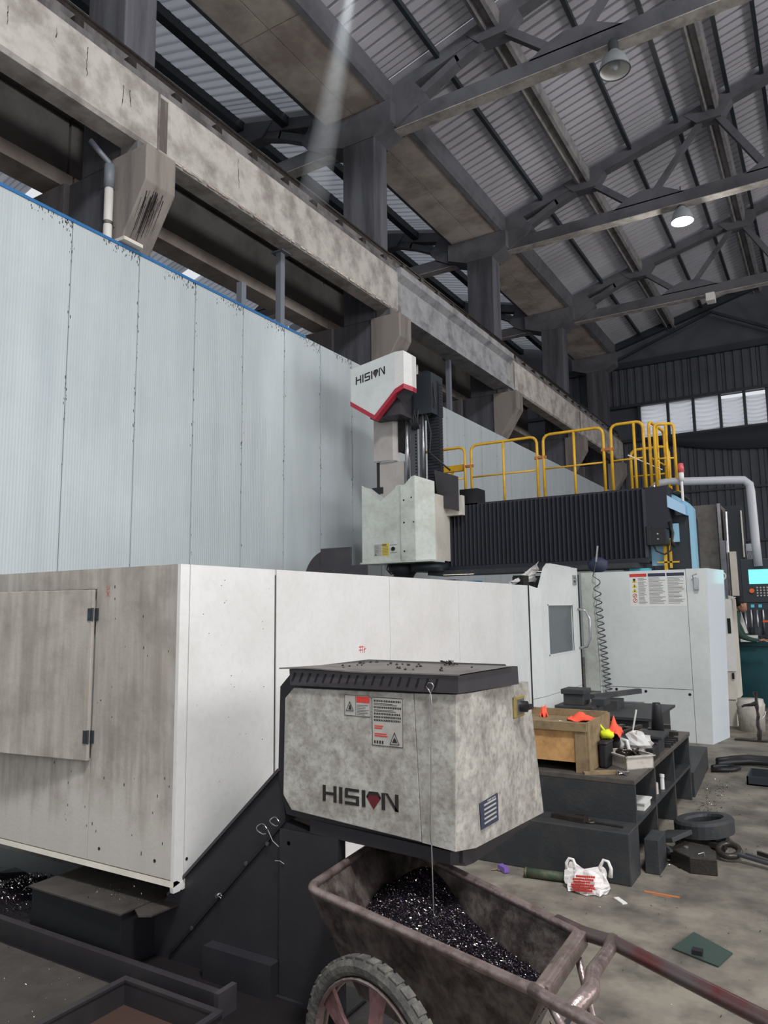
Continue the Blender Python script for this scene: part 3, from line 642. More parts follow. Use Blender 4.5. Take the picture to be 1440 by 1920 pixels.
obj('bolt_hole', b, 'gap_black', t)['kind'] = 'stuff'
b = B()
for z in (.44, .20):
    b.tube([(-2.32, YC+.0, z), (-2.32, YC-.03, z), (-2.08, YC-.03, z), (-2.08, YC, z)], .006, 6)
obj('pull_handle', b, 'steel', t)
b = B(); b.box(-1.42, -1.37, YC-.05, YC, 1.78, 1.92); b.tube([(-1.42, YC-.02, 1.90), (-1.43, YC-.05, 1.95), (-1.38, YC-.04, 1.97)], .008, 6); obj('latch', b, 'steel', t, bevel=.006)
# warning notice: three columns under coloured heads
nb = obj('warning_notice', (lambda b: b.box(-2.175, -1.515, YC-.002, YC, 1.59, 2.0))(B()), 'sticker_white', t)
def flat(b, x0, x1, z0, z1, y=YC-.002, d=.0012): b.box(x0, x1, y-d, y, z0, z1)
b = B(); flat(b, -2.17, -1.965, 1.955, 1.995); obj('heading', b, 'print_red', nb)
b = B(); flat(b, -1.95, -1.745, 1.955, 1.995); flat(b, -1.73, -1.53, 1.955, 1.995); obj('heading', b, 'print_navy', nb)
b = B(); rd = random.Random(8)
for x0, x1 in ((-2.07, -1.965), (-1.945, -1.75), (-1.725, -1.53)):
    z = 1.935
    while z > 1.61:
        flat(b, x0, x0+(x1-x0)*rd.uniform(.6, 1), z, z+.006); z -= .0155
obj('print_line', b, 'print_grey', nb)['kind'] = 'stuff'
b = B()
for i in range(1, 4):
    z = 1.945-.06*i; b.add([(-2.145, YC-.0035, z), (-2.085, YC-.0035, z), (-2.115, YC-.0035, z+.052)], [(0, 1, 2)])
obj('warning_triangle', b, 'print_yellow', nb)
b = B()
for i in range(1, 4):
    z = 1.945-.06*i; b.add([(-2.123, YC-.004, z+.008), (-2.107, YC-.004, z+.008), (-2.115, YC-.004, z+.036)], [(0, 1, 2)])
z = 1.935; b.box(-2.13, -2.1, YC-.004, YC-.003, z-.025, z+.0)
obj('pictogram', b, 'print_black', nb)
b = B()
for i in (4, 5):
    z = 1.965-.06*i; b.tube([(-2.115+.024*math.cos(a*PI/8), YC-.004, z+.024*math.sin(a*PI/8)) for a in range(16)], .003, 4, closed=True)
    strokes(b, [(-.014, -.014, .014, .014)], (-2.115, YC-.004, z), (1, 0, 0), (0, 0, 1), .008, (0, -1, 0))
obj('prohibition_sign', b, 'print_red', nb)

# cabinets behind the end cabinet
t = thing('electrical_cabinet', (-1.3, 11.3, 0), 'narrow cream electrical cabinet behind the chamfered white cabinet', 'cabinet')
b = B(); b.box(-1.75, -1.20, 11.0, 11.6, .35, 1.68); obj('body', b, 'enamel_cream', t)
b = B(); b.box(-1.75, -1.23, 11.02, 11.6, 0, .35); obj('base', b, 'enamel_cream', t)
b = B(); b.box(-1.36, -1.19, 10.98, 11.0, .72, 1.66); obj('door', b, 'enamel_clean', t)
b = B(); b.box(-1.26, -1.22, 10.97, 10.98, 1.22, 1.42); b.box(-1.25, -1.22, 10.97, 10.98, .62, .7); obj('handle', b, 'gap_black', t)
t = thing('control_box', (-1.5, 11.5, 1.68), 'pale blue box with a cable ring standing on the cream cabinet', 'control box')
b = B(); b.box(-1.72, -1.32, 11.1, 11.5, 1.68, 2.0); obj('box', b, 'pale_blue', t)
b = B(); b.tube([(-1.30+.05*math.cos(a*PI/6), 11.08, 1.99+.05*math.sin(a*PI/6)) for a in range(12)], .012, 6, closed=True); obj('cable_ring', b, 'sticker_white', t)

# ============================================================ GANTRY
YG = 10.3
t = thing('gantry_beam', (-3.8, 11, 1.2), 'long black bellows-covered gantry crossbeam with an underslung lamp, above the white machine', 'gantry')
b = B(); b.box(-5.9, -2.1, YG+.1, YG+.85, 2.2, 3.12); obj('beam', b, 'machine_dark', t)
bl = B(); x = -5.36; n = 0
p = .0655
while x < -2.11:
    bl.pxy([(x, YG), (x+p*.5, YG-.045), (x+p, YG), (x+p, YG+.02), (x, YG+.02)], 2.24+.0*n, 3.165); x += p; n += 1
o = obj('bellows_fold', bl, 'bellows', t)
b = B(); b.box(-5.36, -2.09, YG-.06, YG+.06, 2.17, 2.235); b.box(-5.36, -2.09, YG, YG+.12, 3.165, 3.19); obj('bellows_rail', b, 'bellows', t)
b = B(); b.box(-5.3, -2.2, YG-.25, YG+.3, 2.10, 2.165); obj('underside_cover', b, 'cast_iron', t)
for x0, x1 in ((-5.05, -4.55), (-3.75, -3.05)):
    b = B(); b.box(x0, x1, YG-.24, YG-.18, 2.10, 2.13); obj('strip_lamp', b, 'strip_light', t)
    l = bpy.data.lights.new('strip_lamp_light', 'AREA'); l.shape = 'RECTANGLE'; l.size = x1-x0; l.size_y = .05; l.energy = 4; l.color = (1, .93, .85)
    lo = bpy.data.objects.new('strip_lamp_light', l); C.objects.link(lo); lo.location = ((x0+x1)/2, YG-.21, 2.09)
b = B(); b.box(-2.1, -1.80, YG-.0, YG+.5, 2.62, 3.19); obj('end_box', b, 'bellows', t)
b = B(); b.box(-2.08, -1.84, YG-.02, YG+.2, 2.40, 2.62); b.box(-2.1, -2.04, YG-.03, YG+.05, 2.4, 2.66); part_label(obj('motor', b, 'black', t, bevel=.01), 'black motor box with two bolts')
b = B()
for z in (2.48, 2.55): b.cyl((-1.95, YG-.03, z), (-1.95, YG-.02, z), .012, 8)
obj('bolt', b, 'steel', t)
b = B(); b.tube([(-2.02, YG+.0, 2.42), (-1.98, YG-.02, 2.32), (-1.88, YG-.02, 2.27), (-1.80, YG, 2.32), (-1.78, YG+.02, 2.5)], .012, 6); b.tube([(-1.80, YG, 2.7), (-1.76, YG-.02, 2.55), (-1.78, YG-.02, 2.44), (-1.74, YG, 2.36)], .022, 6); obj('cable', b, 'black', t, smooth=True)
# right column of the portal
t = thing('portal_column', (-1.8, 11, 0), 'blue-edged dark portal column at the right end of the gantry', 'gantry column')
b = B(); b.pxz([(-1.90, 3.12), (-1.80, 3.12), (-1.60, 2.98), (-1.54, 2.90), (-1.54, 2.05), (-1.60, 2.05), (-1.60, 2.80), (-1.90, 3.0)], YG+.3, YG+.5); obj('edge_cover', b, 'pale_blue', t)
b = B(); b.box(-1.88, -1.60, YG+.32, YG+1.1, 1.9, 2.82); obj('column_body', b, 'machine_dark', t)
b = B(); b.add([(-1.81, YG-.01, 3.06), (-1.62, YG+.2, 2.93), (-1.62, YG+.2, 2.80), (-1.81, YG-.01, 2.90), (-1.81, YG+.2, 3.06), (-1.6, YG+.4, 2.93), (-1.6, YG+.4, 2.80), (-1.81, YG+.2, 2.90)], [(0, 1, 2, 3), (4, 7, 6, 5), (0, 4, 5, 1), (3, 2, 6, 7), (1, 5, 6, 2), (0, 3, 7, 4)]); obj('sloping_cover', b, 'blue_paint', t)
b = B(); b.box(-2.10, -1.92, YG+.25, YG+.3, 2.14, 2.5); b.box(-1.82, -1.73, YG+.25, YG+.3, 2.45, 2.7); obj('back_panel', b, 'pale_blue', t)
b = B(); b.box(-2.35, -2.10, YG+.0, YG+.2, 2.0, 2.10); obj('blue_bracket', b, 'teal_light', t)
b = B(); b.box(-2.26, -2.15, YG-.02, YG+.0, 2.0, 2.06); obj('pump', b, 'black', t)
b = B(); b.box(-1.93, -1.89, YG+.2, YG+.24, 2.0, 2.55); b.box(-1.86, -1.83, YG+.2, YG+.24, 2.1, 2.5); b.box(-2.02, -1.74, YG+.2, YG+.23, 2.17, 2.19); obj('ladder_rail', b, 'yellow_paint', t)
t = thing('signal_beacon', (-1.62, 10.6, 3.0), 'small pink-red warning beacon on a thin post beside the yellow cage', 'beacon')
b = B(); b.cyl((-1.66, 10.6, 3.0), (-1.66, 10.6, 3.30), .018, 10); obj('post', b, 'sticker_white', t)
b = B(); b.lathe((-1.66, 10.6, 3.40), [(.001, .13), (.035, .12), (.045, .0), (.001, 0)], 14); obj('lens', b, 'beacon_red', t, smooth=True)
b = B(); b.lathe((-1.66, 10.6, 3.28), [(.001, .12), (.035, .12), (.035, 0), (.001, 0)], 14); obj('beacon_base', b, 'sticker_white', t, smooth=True)

# yellow hoop railings on the gantry
YR = 10.62; ZR = 3.14
def hoop(x0, x1, y0, y1, zt, mids, label, zmid=.5, zb=ZR):
    t = thing('guard_rail', ((x0+x1)/2, (y0+y1)/2, zb), label, 'railing', 'yellow safety railings on the gantry')
    r = .022; h = zt-zb; P0 = Vector((x0, y0, zb)); P1 = Vector((x1, y1, zb)); d = (P1-P0); c = min(.1, d.length*.2); u = d.normalized()
    up = Vector((0, 0, 1)); pts = [P0, P0+up*(h-c)]
    for a in (30, 60, 90): pts.append(P0+up*(h-c)+up*c*math.sin(math.radians(a))+u*c*(1-math.cos(math.radians(a))))
    for a in (90, 60, 30, 0): pts.append(P1+up*(h-c)+up*c*math.sin(math.radians(a))-u*c*(1-math.cos(math.radians(a))))
    pts.append(P1); b = B(); b.tube(pts, r, 8); obj('hoop', b, 'yellow_paint', t, smooth=True)
    for m in mids: b = B(); b.cyl(P0+d*m+up*.0, P0+d*m+up*(h-.01), .020, 8); obj('post', b, 'yellow_paint', t, smooth=True)
    b = B(); b.cyl(P0+up*h*zmid, P1+up*h*zmid, .013, 8); obj('mid_rail', b, 'yellow_paint', t, smooth=True)
    for P in (P0, P1): b = B(); b.box(P.x-.04, P.x+.04, P.y-.04, P.y+.04, zb, zb+.02); obj('foot_plate', b, 'yellow_paint', t)
    return t
b = B(); b.box(-6.2, -1.7, YR-.06, 11.5, 3.12, ZR); tag(obj('walkway', b, 'machine_dark'), 'dark walkway plate on top of the gantry crossbeam', 'walkway')
hoop(-5.95, -4.89, YR, YR, 4.16, (.55,), 'yellow railing partly hidden behind the cable chain')
hoop(-4.78, -3.69, YR, YR, 4.17, (.5,), 'yellow hoop railing, first complete one right of the cable chain')
hoop(-3.59, -2.69, YR, YR, 4.18, (.52,), 'yellow hoop railing, second complete one from the cable chain')
hoop(-2.58, -2.13, YR, YR, 4.19, (.72,), 'narrow yellow hoop railing at the right end of the gantry front')
hoop(-2.06, -2.0, YR+.05, 11.45, 4.19, (.5,), 'yellow railing running back along the right end of the gantry')
hoop(-1.98, -1.74, YR, YR+.1, 4.12, (.6,), 'small yellow railing beside the red beacon')
hoop(-2.5, -1.95, 11.45, 11.45, 3.96, (.35,), 'rear yellow railing seen through the ladder cage')
b = B(); b.bar((-2.35, YR-.03, 3.72), (-1.92, YR+.1, 3.48), .03, .012); tag(obj('safety_bar', b, 'sticker_white'), 'slanting pale bar across the end railings', 'bar')
t = thing('platform_box', (-5.2, 10.7, 3.9), 'yellow box beam behind the cable chain', 'beam'); b = B(); b.box(-5.42, -4.95, 10.7, 10.78, 3.80, 3.90); b.box(-5.2, -5.16, 10.72, 10.76, 3.14, 3.80); obj('box_beam', b, 'yellow_paint', t)
for xx in (-4.835, -3.64, -2.635):
    b = B(); b.box(xx-.09, xx+.09, YR-.02, YR+.02, 3.82, 3.86); b.cyl((xx, YR-.03, 3.84), (xx, YR+.03, 3.84), .02, 8)
    tag(obj('rail_clamp', b, 'rust_orange'), {-4.835: 'orange clamp joining the railings nearest the cable chain', -3.64: 'orange clamp joining the two middle railings', -2.635: 'orange clamp joining the last wide and the narrow railing'}[xx], 'clamp', 'railing clamps')

# ============================================================ SPINDLE HEAD
t = thing('spindle_head', (-5.6, 10, 2.3), 'tall white spindle head with a red-bordered logo cover and black cable chain', 'spindle head')
SH = t
Yh = 9.6
# lower housing: notched front and folded right side
b = B(); F = [(-6.20, 2.31), (-5.50, 2.31), (-5.50, 3.47), (-5.58, 3.46), (-5.60, 3.42), (-5.86, 3.24), (-6.20, 3.52)]
b.pxz(F, Yh, Yh+.04); obj('front_cover', b, 'enamel_head', t)
b = B(); b.add([(-5.50, Yh, 2.31), (-5.40, Yh, 2.31), (-5.30, Yh, 2.31), (-5.50, Yh, 3.46), (-5.42, Yh, 3.46), (-5.30, Yh+.0, 3.57)], [])
b = B(); b.pxz([(-5.495, 2.31), (-5.24, 2.31), (-5.24, 3.58), (-5.30, 3.57), (-5.43, 3.45), (-5.495, 3.46)], Yh-.03, Yh+.03); obj('front_cover', b, 'enamel_head', t, bevel=.008)
b = B(); b.loft([(-5.24, Yh-.03, 2.30), (-5.0, Yh+.15, 2.30), (-5.02, Yh+.18, 2.30), (-5.24, Yh, 2.30)], [(-5.24, Yh-.03, 3.58), (-5.0, Yh+.15, 3.49), (-5.02, Yh+.18, 3.49), (-5.24, Yh, 3.58)]); obj('side_cover', b, 'enamel_head', t)
b = B(); b.box(-5.0, -4.98, Yh+.15, 10.2, 2.31, 3.3); b.box(-4.99, -4.72, 10.1, 10.2, 3.0, 3.3); obj('side_cover', b, 'enamel_cream', t)
b = B(); b.box(-6.18, -5.0, Yh+.2, 10.25, 2.33, 3.1); obj('housing_core', b, 'cast_iron', t)
b = B(); b.add([(-6.19, Yh+.04, 3.50), (-5.86, Yh+.04, 3.24), (-5.60, Yh+.04, 3.42), (-5.6, Yh+.35, 3.42), (-5.86, Yh+.35, 3.24), (-6.19, Yh+.35, 3.50)], [(0, 1, 4, 5), (1, 2, 3, 4)]); obj('notch_tray', b, 'enamel_grey', t)
b = B(); b.box(-6.22, -4.98, Yh-.03, Yh+.4, 2.285, 2.31); obj('bottom_rim', b, 'enamel_head', t)
b = B(); b.lathe((-5.75, Yh+.45, 2.05), [(.001, 0), (.16, 0), (.2, .08), (.24, .12), (.24, .24), (.001, .24)], 20); b.lathe((-5.3, Yh+.5, 2.16), [(.001, 0), (.3, 0), (.3, .13), (.001, .13)], 20); obj('spindle_nose', b, 'machine_dark', t, smooth=True)
b = B(); b.box(-5.95, -5.80, Yh+.25, Yh+.3, 2.1, 2.28); obj('coolant_block', b, 'sticker_white', t)
b = B(); b.tube([(-5.85, Yh+.2, 2.28), (-5.87, Yh+.18, 2.2), (-5.8, Yh+.18, 2.13), (-5.72, Yh+.2, 2.14)], .01, 6); obj('hose', b, 'black', t)
b = B()
for z in (2.45, 2.88, 3.22): b.cyl((-5.43, Yh-.035, z), (-5.43, Yh-.03, z), .013, 8)
for z, x in ((3.25, -5.30), (2.88, -5.27)): b.cyl((x, Yh-.035, z), (x, Yh-.03, z), .012, 8)
b.cyl((-5.64, Yh-.02, 2.50), (-5.64, Yh, 2.50), .03, 10)
obj('bolt', b, 'gap_black', t)['kind'] = 'stuff'
b = B(); b.box(-5.98, -5.85, Yh-.002, Yh, 2.40, 2.58); sl = obj('label_plate', b, 'sticker_silver', t)
b = B(); b.box(-5.84, -5.72, Yh-.002, Yh, 2.40, 2.59); sl2 = obj('label_plate', b, 'print_yellow', t); part_label(sl2, 'yellow warning label plate')
b = B()
for i in range(6): b.box(-5.835, -5.735, Yh-.003, Yh-.002, 2.42+.022*i, 2.428+.022*i)
b.box(-5.84, -5.76, Yh-.003, Yh-.002, 2.55, 2.58); obj('print_line', b, 'print_grey', sl2)
b = B()
for i in range(6): b.box(-5.97, -5.9, Yh-.003, Yh-.002, 2.45+.02*i, 2.456+.02*i)
b.add([(-5.975, Yh-.003, 2.41), (-5.93, Yh-.003, 2.41), (-5.952, Yh-.003, 2.45)], [(0, 1, 2)]); obj('print_line', b, 'print_grey', sl)
b = B(); b.tube([(-5.70, Yh-.004, 2.56), (-5.58, Yh-.004, 2.56)], .003, 4); b.tube([(-5.70, Yh-.004, 2.44), (-5.58, Yh-.004, 2.44)], .003, 4); obj('switch_mark', b, 'print_grey', t)
# ram covers
b = B(); b.box(-6.13, -5.78, 9.86, 9.90, 3.93, 4.72); b.loft([(-5.78, 9.86, 3.93), (-5.70, 9.93, 3.90), (-5.72, 9.95, 3.90), (-5.79, 9.9, 3.93)], [(-5.78, 9.86, 4.74), (-5.70, 9.93, 4.74), (-5.72, 9.95, 4.74), (-5.79, 9.9, 4.74)]); obj('upper_ram_cover', b, 'enamel_ram', t)
b = B(); b.box(-6.06, -5.75, 9.92, 9.95, 3.2, 3.92); b.box(-5.75, -5.62, 9.92, 9.96, 3.2, 3.90); obj('lower_ram_cover', b, 'enamel_ram', t)
b = B(); b.box(-6.13, -6.07, 9.94, 10.0, 3.3, 3.93); b.box(-6.2, -6.0, 9.9, 10.0, 3.42, 3.52); obj('ram_guide', b, 'black', t)
b = B(); b.box(-5.70, -5.60, 9.90, 10.1, 4.05, 4.78); obj('inner_slot', b, 'gap_black', t)
b = B(); b.cyl((-5.57, 9.95, 3.45), (-5.57, 9.95, 4.75), .038, 12); b.cyl((-5.28, 9.95, 3.5), (-5.28, 9.95, 4.85), .02, 12); obj('guide_rod', b, 'steel', t, smooth=True)
b = B(); b.box(-5.53, -5.32, 9.97, 10.1, 3.4, 4.75); obj('ram', b, 'steel_dark', t)
b = B(); b.box(-5.37, -5.34, 9.93, 9.98, 3.45, 4.45); obj('linear_rail', b, 'steel', t)
b = B()
for i in range(17): b.cyl((-5.42, 9.955, 3.5+i*.05), (-5.42, 9.97, 3.5+i*.05), .011, 6)
obj('rail_bolt', b, 'gap_black', t)['kind'] = 'stuff'
b = B(); rd = random.Random(4)
for i in range(9):
    x = -5.48+rd.random()*.12; b.tube([(x, 9.93, 4.75), (x+rd.uniform(-.05, .05), 9.90, 4.65), (x+rd.uniform(-.05, .05), 9.91, 4.52), (x+rd.uniform(-.03, .06), 9.93, 4.38)], .014, 6)
b.tube([(-5.33, 10.0, 5.2), (-5.15, 9.95, 5.05), (-5.12, 9.95, 4.8), (-5.22, 9.95, 4.62), (-5.16, 9.98, 4.3), (-5.2, 10.0, 4.0), (-5.0, 10.05, 3.8), (-4.9, 10.1, 3.7)], .014, 6)
b.tube([(-5.33, 10.0, 5.25), (-5.1, 9.97, 5.08), (-5.06, 9.97, 4.75), (-5.2, 9.97, 4.55)], .016, 6)
obj('cable', b, 'black', t, smooth=True)
# top cover with logo
FC = [(-6.26, 5.47), (-5.455, 5.49), (-5.455, 4.86), (-5.82, 4.53), (-6.26, 4.80)]
Yt = 9.4
b = B(); b.add([(-6.26, Yt, 5.36), (-5.455, Yt, 5.49), (-5.455, Yt, 4.90), (-5.82, Yt, 4.545), (-6.26, Yt, 4.83), (-6.26, 10.15, 5.36), (-5.455, 10.15, 5.49), (-5.455, 10.15, 4.90), (-5.82, 10.15, 4.545), (-6.26, 10.15, 4.83)], [(0, 1, 2, 3, 4), (9, 8, 7, 6, 5), (0, 5, 6, 1), (4, 3, 8, 9), (0, 4, 9, 5)])
obj('top_cover', b, 'enamel_grey', t)
b = B(); b.add([(-5.455, Yt, 5.49), (-5.30, Yt+.0, 5.485), (-5.205, Yt+.09, 5.42), (-5.205, Yt+.22, 5.42), (-5.455, Yt+.3, 5.49), (-5.455, Yt, 4.86), (-5.30, Yt, 4.95), (-5.205, Yt+.09, 4.90), (-5.205, Yt+.22, 4.90), (-5.455, Yt+.3, 4.86)], [(0, 1, 2, 3, 4), (9, 8, 7, 6, 5), (0, 5, 6, 1), (1, 6, 7, 2), (2, 7, 8, 3)])
obj('top_cover', b, 'enamel_clean', t)
def band(b, pts, w, y0, y1):
    for i in range(len(pts)-1):
        (x0, z0), (x1, z1) = pts[i], pts[i+1]; b.pxz([(x0, z0), (x1, z1), (x1, z1-w), (x0, z0-w)], y0, y1)
b = B(); band(b, [(-6.262, 4.835), (-5.82, 4.55), (-5.45, 4.905), (-5.30, 4.965)], .075, Yt-.012, Yt+.1); b.loft([(-5.30, Yt-.012, 4.965), (-5.195, Yt+.085, 4.92), (-5.195, Yt+.2, 4.92), (-5.3, Yt+.1, 4.965)], [(-5.30, Yt-.012, 4.89), (-5.195, Yt+.085, 4.845), (-5.195, Yt+.2, 4.845), (-5.3, Yt+.1, 4.89)])
part_label(obj('red_border', b, 'red_trim', t), 'dark red zigzag border under the top cover')
b = B(); b.add([(-5.47, Yt+.05, 4.80), (-5.30, Yt+.02, 4.88), (-5.20, Yt+.12, 4.84), (-5.36, Yt+.2, 4.70)], [(0, 1, 2, 3)]); b.box(-6.0, -5.45, Yt+.15, 10.1, 4.55, 4.85); obj('cover_base', b, 'charcoal_paint', t)
b = B(); b.box(-5.45, -5.1, 9.9, 10.3, 4.6, 5.25); obj('motor_block', b, 'machine_dark', t)
# cable chain: upright loop of separate links
lk = []
for i in range(34):
    lk.append((-5.19, 3.55+i*.048, 0))
for a in range(0, 181, 15): lk.append((-5.31+.12*math.cos(math.radians(a)), 5.18+.13*math.sin(math.radians(a)), math.radians(a)))
b0 = None
for i, (x, z, a) in enumerate(lk):
    b = B(); b.obox((x, 10.18, z), (math.cos(a), 0, math.sin(a)), (0, 1, 0), (-math.sin(a), 0, math.cos(a)), .20 if i < 34 else .10, .16, .040)
    o = obj('chain_link', b, 'bellows', t)
b = B(); b.box(-5.42, -5.13, 10.10, 10.26, 2.95, 3.55); b.box(-5.3, -5.08, 10.12, 10.16, 3.55, 5.1); obj('chain_trough', b, 'black', t)
b = B(); b.pxz([(-5.13, 3.72), (-4.75, 3.58), (-4.75, 3.05), (-4.98, 3.12), (-5.08, 3.3)], 10.0, 10.06); obj('chain_guard', b, 'charcoal_paint', t)
b = B(); b.box(-4.85, -4.55, 10.3, 10.6, 3.1, 3.42); obj('gearbox', b, 'black', t)

# HISION lettering
def lettering(o0, u, v, su, sv, nrm, parent, mblack, mgem, skew=0):
    o0 = Vector(o0); u = Vector(u); v = Vector(v); n = Vector(nrm)
    def poly(b, pts):
        A = [o0+u*(x*su)+v*(y*sv)+n*.0004 for x, y in pts]; D = [p+n*.0014 for p in A]; b.loft(A, D)
    L = {'letter_h': [[(0, 0), (.2, 0), (.2, 1), (0, 1)], [(.73, 0), (.93, 0), (.93, 1), (.73, 1)], [(.2, .42), (.73, .42), (.73, .6), (.2, .6)]],
         'letter_i': [[(1.1, 0), (1.31, 0), (1.31, 1), (1.1, 1)]],
         'letter_s': [[(1.48, .82), (2.4, .82), (2.4, 1), (1.54, 1), (1.48, .94)], [(1.48, .58), (1.68, .58), (1.68, .82), (1.48, .82)], [(1.48, .41), (2.34, .41), (2.4, .47), (2.4, .58), (1.48, .58)], [(2.2, .19), (2.4, .19), (2.4, .41), (2.2, .41)], [(1.48, 0), (2.4, 0), (2.4, .19), (1.48, .19)]],
         'letter_i ': [[(2.58, 0), (2.8, 0), (2.8, 1), (2.58, 1)]],
         'letter_n': [[(3.82, 0), (4.03, 0), (4.03, .99), (3.82, .99)], [(4.03, 1.0), (4.20, 1.0), (4.85, 0), (4.66, 0)], [(4.64, 0.0), (4.85, 0.0), (4.85, 1), (4.64, 1)]]}
    for k, P in L.items():
        b = B()
        for pts in P: poly(b, pts)
        obj(k.strip(), b, mblack, parent)
    b = B(); poly(b, [(2.86, .66), (3.04, .98), (3.60, 1.0), (3.78, .68), (3.74, .60), (3.55, .78), (3.08, .76), (2.92, .58)]); obj('gem_crown', b, mblack, parent)
    b = B(); poly(b, [(2.88, .62), (3.08, .76), (3.55, .78), (3.78, .66), (3.32, -.06)]); part_label(obj('gem_mark', b, mgem, parent), 'dark red gem-shaped mark between the letters')
tc = [o for o in SH.children if o.name.startswith('top_cover')][0]
lettering((-6.165, Yt, 5.085), Vector((1, 0, .16)).normalized(), (0, 0, 1), .112, .13, (0, -1, 0), tc, 'logo_black', 'charcoal_paint')

# machine parts seen over the guard
def nearer(b): b.v = [(x*.906, y*.906, 1.6+(z-1.6)*.906) for x, y, z in b.v]
t = thing('tool_magazine_cover', (-6.1, 8.7, .4), 'rounded dark grey cover just above the white enclosure, left of the spindle head', 'cover')
b = B(); pts = [(-7.0+.22-.5*math.cos(math.radians(a)), 2.05+.5*math.sin(math.radians(a))) for a in range(0, 91, 10)]
b.pxz(pts+[(-6.42, 2.55), (-6.42, 2.05)], 9.55, 9.6); nearer(b); obj('quarter_round_plate', b, 'charcoal_paint', t)
b = B(); b.box(-6.92, -6.36, 9.5, 9.55, 2.25, 2.56); nearer(b); obj('box_cover', b, 'charcoal_paint', t)
b = B(); b.box(-6.95, -6.1, 9.45, 9.6, .3, 2.27); nearer(b); obj('base_cover', b, 'charcoal_paint', t)
t = thing('worktable_fixture', (-4.5, 9.5, 1.3), 'dark blue-edged fixture on the machine table, just visible over the enclosure', 'fixture')
b = B(); b.box(-5.5, -4.75, 9.9, 10.1, 0, 2.02); obj('fixture_body', b, 'machine_dark', t)
b = B(); b.box(-4.75, -4.4, 9.9, 10.05, 1.2, 1.99); obj('fixture_rail', b, 'blue_trim', t)
# crumpled clear plastic sheet on the end of the guard
b = B(); rd = random.Random(9); n = 9; vs = []
for i in range(n):
    for j in range(n):
        u, v = i/(n-1), j/(n-1); x = -2.72-.02*rd.random(); vs.append((-2.75-.10*u+rd.uniform(-.02, .02), 6.95+1.05*u+.1*v+rd.uniform(-.02, .02), 1.84+.03*u+.25*v*u+rd.uniform(-.02, .02)))
b.add(vs, [(i*n+j, (i+1)*n+j, (i+1)*n+j+1, i*n+j+1) for i in range(n-1) for j in range(n-1)])
tag(obj('plastic_sheet', b, 'clear_plastic'), 'crumpled clear plastic sheet lying on the enclosure beside the machine door', 'plastic sheet')
# ============================================================ CHIP CONVEYOR
t = thing('chip_conveyor', (-2.0, 2.9, 0), 'black inclined chip conveyor with a worn white logo housing over the handcart', 'chip conveyor')
CC = t
YB = 2.6
b = B(); b.loft([(-2.117, YB+.004, 1.267), (-2.034, YB+.004, 1.349), (-1.30, YB+.004, 1.345), (-1.27, YB+.03, 1.3), (-1.262, YB+.03, .655), (-1.9, YB+.004, .718), (-2.08, YB+.004, .735), (-2.125, YB+.004, .90)],
              [(-2.117, 3.2, 1.267), (-2.034, 3.2, 1.349), (-1.30, 3.2, 1.345), (-1.27, 3.2, 1.3), (-1.262, 3.2, .655), (-1.9, 3.2, .69), (-2.08, 3.2, .70), (-2.125, 3.2, .90)])
obj('head_frame', b, 'conveyor_black', t)
F = [(-2.023, 1.268), (-2.07, 1.222), (-2.077, .82), (-2.032, .763), (-1.409, .722), (-1.433, 1.272)]
b = B(); b.pxz(F, YB-.022, YB+.004); fp = obj('front_panel', b, 'enamel_worn', t, bevel=.003)
b = B(); b.pxz([(-1.430, 1.272), (-1.406, .722), (-1.268, .710), (-1.250, 1.276)], YB-.022, YB+.004); obj('front_panel', b, 'enamel_worn', t)
b = B(); b.loft([(-1.268, YB-.022, .710), (-1.236, YB+.09, .698), (-1.232, 3.44, .655), (-1.262, 3.44, .655), (-1.29, YB+.01, .71)], [(-1.250, YB-.022, 1.276), (-1.232, YB+.09, 1.273), (-1.232, 3.30, 1.262), (-1.262, 3.30, 1.262), (-1.28, YB+.01, 1.276)])
rp = obj('side_panel', b, 'enamel_worn', t)
b = B(); b.loft([(-1.30, YB+.0, .70), (-1.262, YB+.05, .695), (-1.25, YB+.12, .69), (-1.25, 3.36, .655), (-1.9, 3.36, .655), (-1.95, YB+.0, .73)], [(-1.30, YB+.0, .652), (-1.262, YB+.05, .64), (-1.26, YB+.12, .632), (-1.27, 3.32, .62), (-1.9, 3.32, .62), (-1.95, YB+.0, .675)]); obj('chute_skirt', b, 'conveyor_black', t)
# louvred cover
b = B(); b.loft([(-2.03, YB-.035, 1.28), (-1.235, YB-.035, 1.282), (-1.20, 3.10, 1.27), (-1.90, 3.10, 1.28)], [(-2.04, YB-.03, 1.348), (-1.23, YB-.04, 1.348), (-1.195, 3.08, 1.348), (-1.88, 3.04, 1.348)]); cv = obj('cover', b, 'charcoal_paint', t)
b = B()
for i in range(18):
    x = -2.015+i*.0405; yo = YB-.030-.010*(x+2.04)/.81; yb_ = YB-.035+(yo-YB+.035)*.26-.003; yt_ = YB-.035+(yo-YB+.035)*.80-.003
    b.add([(x-.010, yb_, 1.298), (x-.001, yb_, 1.298), (x+.014, yt_, 1.334), (x+.005, yt_, 1.334)], [(0, 1, 2, 3)])
obj('louvre_slot', b, 'gap_black', cv)['kind'] = 'stuff'
b = B(); rd = random.Random(12); nx, ny = 12, 4; vs = []
for j in range(ny+1):
    for i in range(nx+1):
        u, v = i/nx, j/ny; x0 = -2.084+.20*v; x1 = -1.222+.03*v; vs.append((x0+(x1-x0)*u, YB-.045+.46*v, 1.353+(.004*math.sin(u*9) if j == 0 and u < .7 else 0)))
n0 = len(vs); vs += [(x, y, z-.005) for x, y, z in vs]; W_ = nx+1
fs = [(j*W_+i, j*W_+i+1, (j+1)*W_+i+1, (j+1)*W_+i) for j in range(ny) for i in range(nx)]; fs += [tuple(q+n0 for q in reversed(f)) for f in fs]
